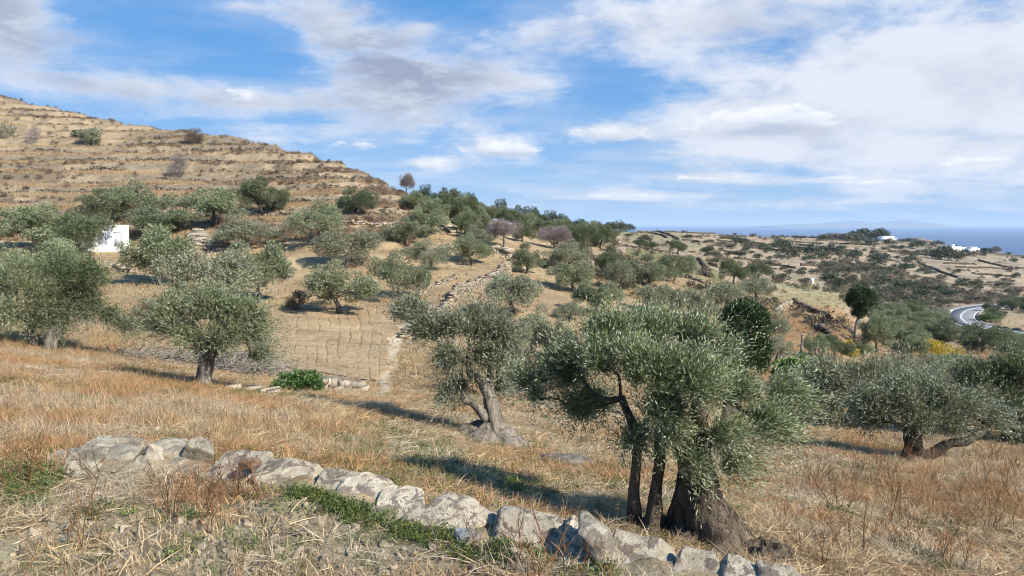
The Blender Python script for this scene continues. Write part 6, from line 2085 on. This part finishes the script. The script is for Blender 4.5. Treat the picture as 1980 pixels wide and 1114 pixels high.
# --- stubble of the field and the middle slope
N2 = 36000
u = rg.random(N2) * 1.6 - 0.8
d = np.exp(math.log(27) + rg.random(N2) * (math.log(92) - math.log(27)))
x, y = u * d, d
z = terrain(x, y); px, py = proj(x, y, z)
fld = field_mask(x, y) > 0.4
n1 = fbm(x * 0.25, y * 0.25, seed=71) - 0.5; n2 = fbm(x * 0.9, y * 0.9, seed=72) - 0.5
ph = x / y * 200.0 + (fbm(x * 0.55, y * 0.10, seed=9, octv=2) - 0.5) * 3.4 + (fbm(x * 1.8, y * 0.35, seed=10, octv=2) - 0.5) * 1.6
ridge = np.abs(np.sin(ph)) > 0.80
keep = np.where(fld, (ridge & (rg.random(N2) < 0.8)) | (rg.random(N2) < 0.12), rg.random(N2) < 0.5 + n1 * 1.6)
keep &= ~(inpoly(px, py, POLY_PATH) & (rg.random(N2) < 0.85))
typ2 = np.where(fld, np.where(rg.random(N2) < 0.62, 2, 5), np.where(rg.random(N2) < 0.25, 6, np.where(rg.random(N2) < 0.5, 1, 2)))
stony = inpoly(px, py, POLY_PATH) | inpoly(px, py, [(990, 520), (840, 590), (800, 620), (900, 620), (1000, 560)]) | (rg.random(N2) < 0.06)
typ2 = np.where(stony & (rg.random(N2) < 0.7), 5, typ2)
idx = np.zeros(N2, int)
for k, key in enumerate(keys + ['coarse']):
    m = typ2 == k
    idx[m] = pick(rg, key, m.sum())
mixr = np.clip(0.5 + n1 * 1.5 + rg.normal(size=N2) * 0.2, 0, 1)[:, None]
col = (PALE * (1 - mixr) + GOLD * mixr) * 0.95
gl = (px > 1420) & (d < 80)
col[gl] = col[gl] * 0.4 + OR * 0.55
scl = np.interp(d, [27, 92], [1.4, 2.2]) * (0.6 + 0.7 * rg.random(N2))
scl[typ2 == 6] *= 0.45
m5 = typ2 == 5
col[m5] = np.array([0.46, 0.38, 0.27]) * (0.6 + 0.7 * rg.random((int(m5.sum()), 1)))
scl[m5] *= np.where(fld[m5], 0.9, 0.9 + 2.2 * rg.random(int(m5.sum())) ** 3)
scatter('grass', 'pale stubble and short dry grass on the field and the terraces', x[keep], y[keep], idx[keep], scl[keep], col[keep], 6, z=z[keep])

# --- dry grass and thorny scrub of the hill
N3 = 52000
u = rg.random(N3) * 0.72 - 0.80
d = np.exp(math.log(80) + rg.random(N3) * (math.log(176) - math.log(80)))
x, y = u * d, d
z = terrain(x, y); px, py = proj(x, y, z)
sky_d = py - np.interp(px, SKYL[:, 0], SKYL[:, 1])
n1 = fbm(x * 0.07, y * 0.07, seed=81) - 0.5; n2 = fbm(x * 0.28, y * 0.28, seed=82) - 0.5
phs = hill_phase(x, y)
riser = (phs > 0.60)
keep = (px < 800) & (rg.random(N3) < np.where(riser, 0.10, 0.74 + n2 * 0.9))
sc_p = np.clip(sstep(n1 + n2 * 0.6 + 0.24 * (1 - sstep(sky_d, 8, 75)) + 0.05 * sstep(px, 200, 500), 0.02, 0.3) * 0.62, 0, 0.62)
isS = rg.random(N3) < np.where(riser, 0.6, sc_p * 0.7)
idx = np.where(isS, pick(rg, 'scrub', N3), pick(rg, 'coarse', N3))
mixr = np.clip(0.5 + n2 * 1.6 + rg.normal(size=N3) * 0.25, 0, 1)[:, None]
col = (PALE * (1 - mixr) + np.array([0.52, 0.345, 0.185]) * mixr)
sc_c = np.array([0.29, 0.215, 0.155]) * (0.55 + 0.8 * rg.random((N3, 1)))
gsel = rg.random(N3) < 0.12
sc_c[gsel] = np.array([0.19, 0.18, 0.11])
col = np.where(isS[:, None], sc_c, col)
scl = np.where(isS, 0.5 + 0.9 * rg.random(N3) ** 2, 0.75 + 0.6 * rg.random(N3))
scatter('hill_grass', 'tufts of tall pale dry grass and low brown scrub on the hill', x[keep], y[keep], idx[keep], scl[keep], col[keep], 7, z=z[keep])

# --- low scrub of the headland and the valley side
N4 = 42000
u = rg.random(N4) * 0.80 + 0.06
d = np.exp(math.log(58) + rg.random(N4) * (math.log(800) - math.log(58)))
x, y = u * d, d
z = terrain(x, y); px, py = proj(x, y, z)
n1 = fbm(x * 0.02, y * 0.02, seed=83) - 0.5; n2 = fbm(x * 0.07, y * 0.07, seed=84) - 0.5
sc_p = 0.02 + 0.24 * sstep(n1 + n2 * 0.7, 0.04, 0.24) + 0.45 * inpoly(px, py, POLY_SCRUB) + 0.25 * inpoly(px, py, [(1560, 480), (1760, 485), (1800, 520), (1600, 530)])
sc_p = np.where(inpoly(px, py, POLY_GREENF) | inpoly(px, py, POLY_HEADGREEN) | inpoly(px, py, POLY_ROADF), 0.03, sc_p)
isS = rg.random(N4) < sc_p * 0.42
isG = ~isS & (rg.random(N4) < 0.16)
onroad = np.zeros(N4, bool)
nearr = (y > 110) & (y < 290) & (x > 60)
dd = np.hypot(x[nearr][:, None] - rp[None, ::2, 0], y[nearr][:, None] - rp[None, ::2, 1]).min(1)
onroad[nearr] = dd < 5.5
keep = (isS | isG) & ~onroad & (d > 66 + 20 * (px < 1150))
idx = np.where(isS, pick(rg, 'scrub', N4), pick(rg, 'coarse', N4))
col = np.where(isS[:, None], np.array([0.20, 0.165, 0.115]) * (0.6 + 0.8 * rg.random((N4, 1))), PALE * np.array([0.92, 0.86, 0.8]) * (0.8 + 0.3 * rg.random((N4, 1))))
gsel = isS & (rg.random(N4) < 0.35)
col[gsel] = np.array([0.12, 0.125, 0.07]) * (0.7 + 0.6 * rg.random((int(gsel.sum()), 1)))
scl = np.where(isS, 1.1 + 2.6 * rg.random(N4) ** 2, 0.8 + 0.5 * rg.random(N4)) * np.interp(d, [60, 800], [0.8, 1.7])
scatter('scrub', 'low grey brown scrub and dry tufts covering the far headland', x[keep], y[keep], idx[keep], scl[keep], col[keep], 8, z=z[keep])
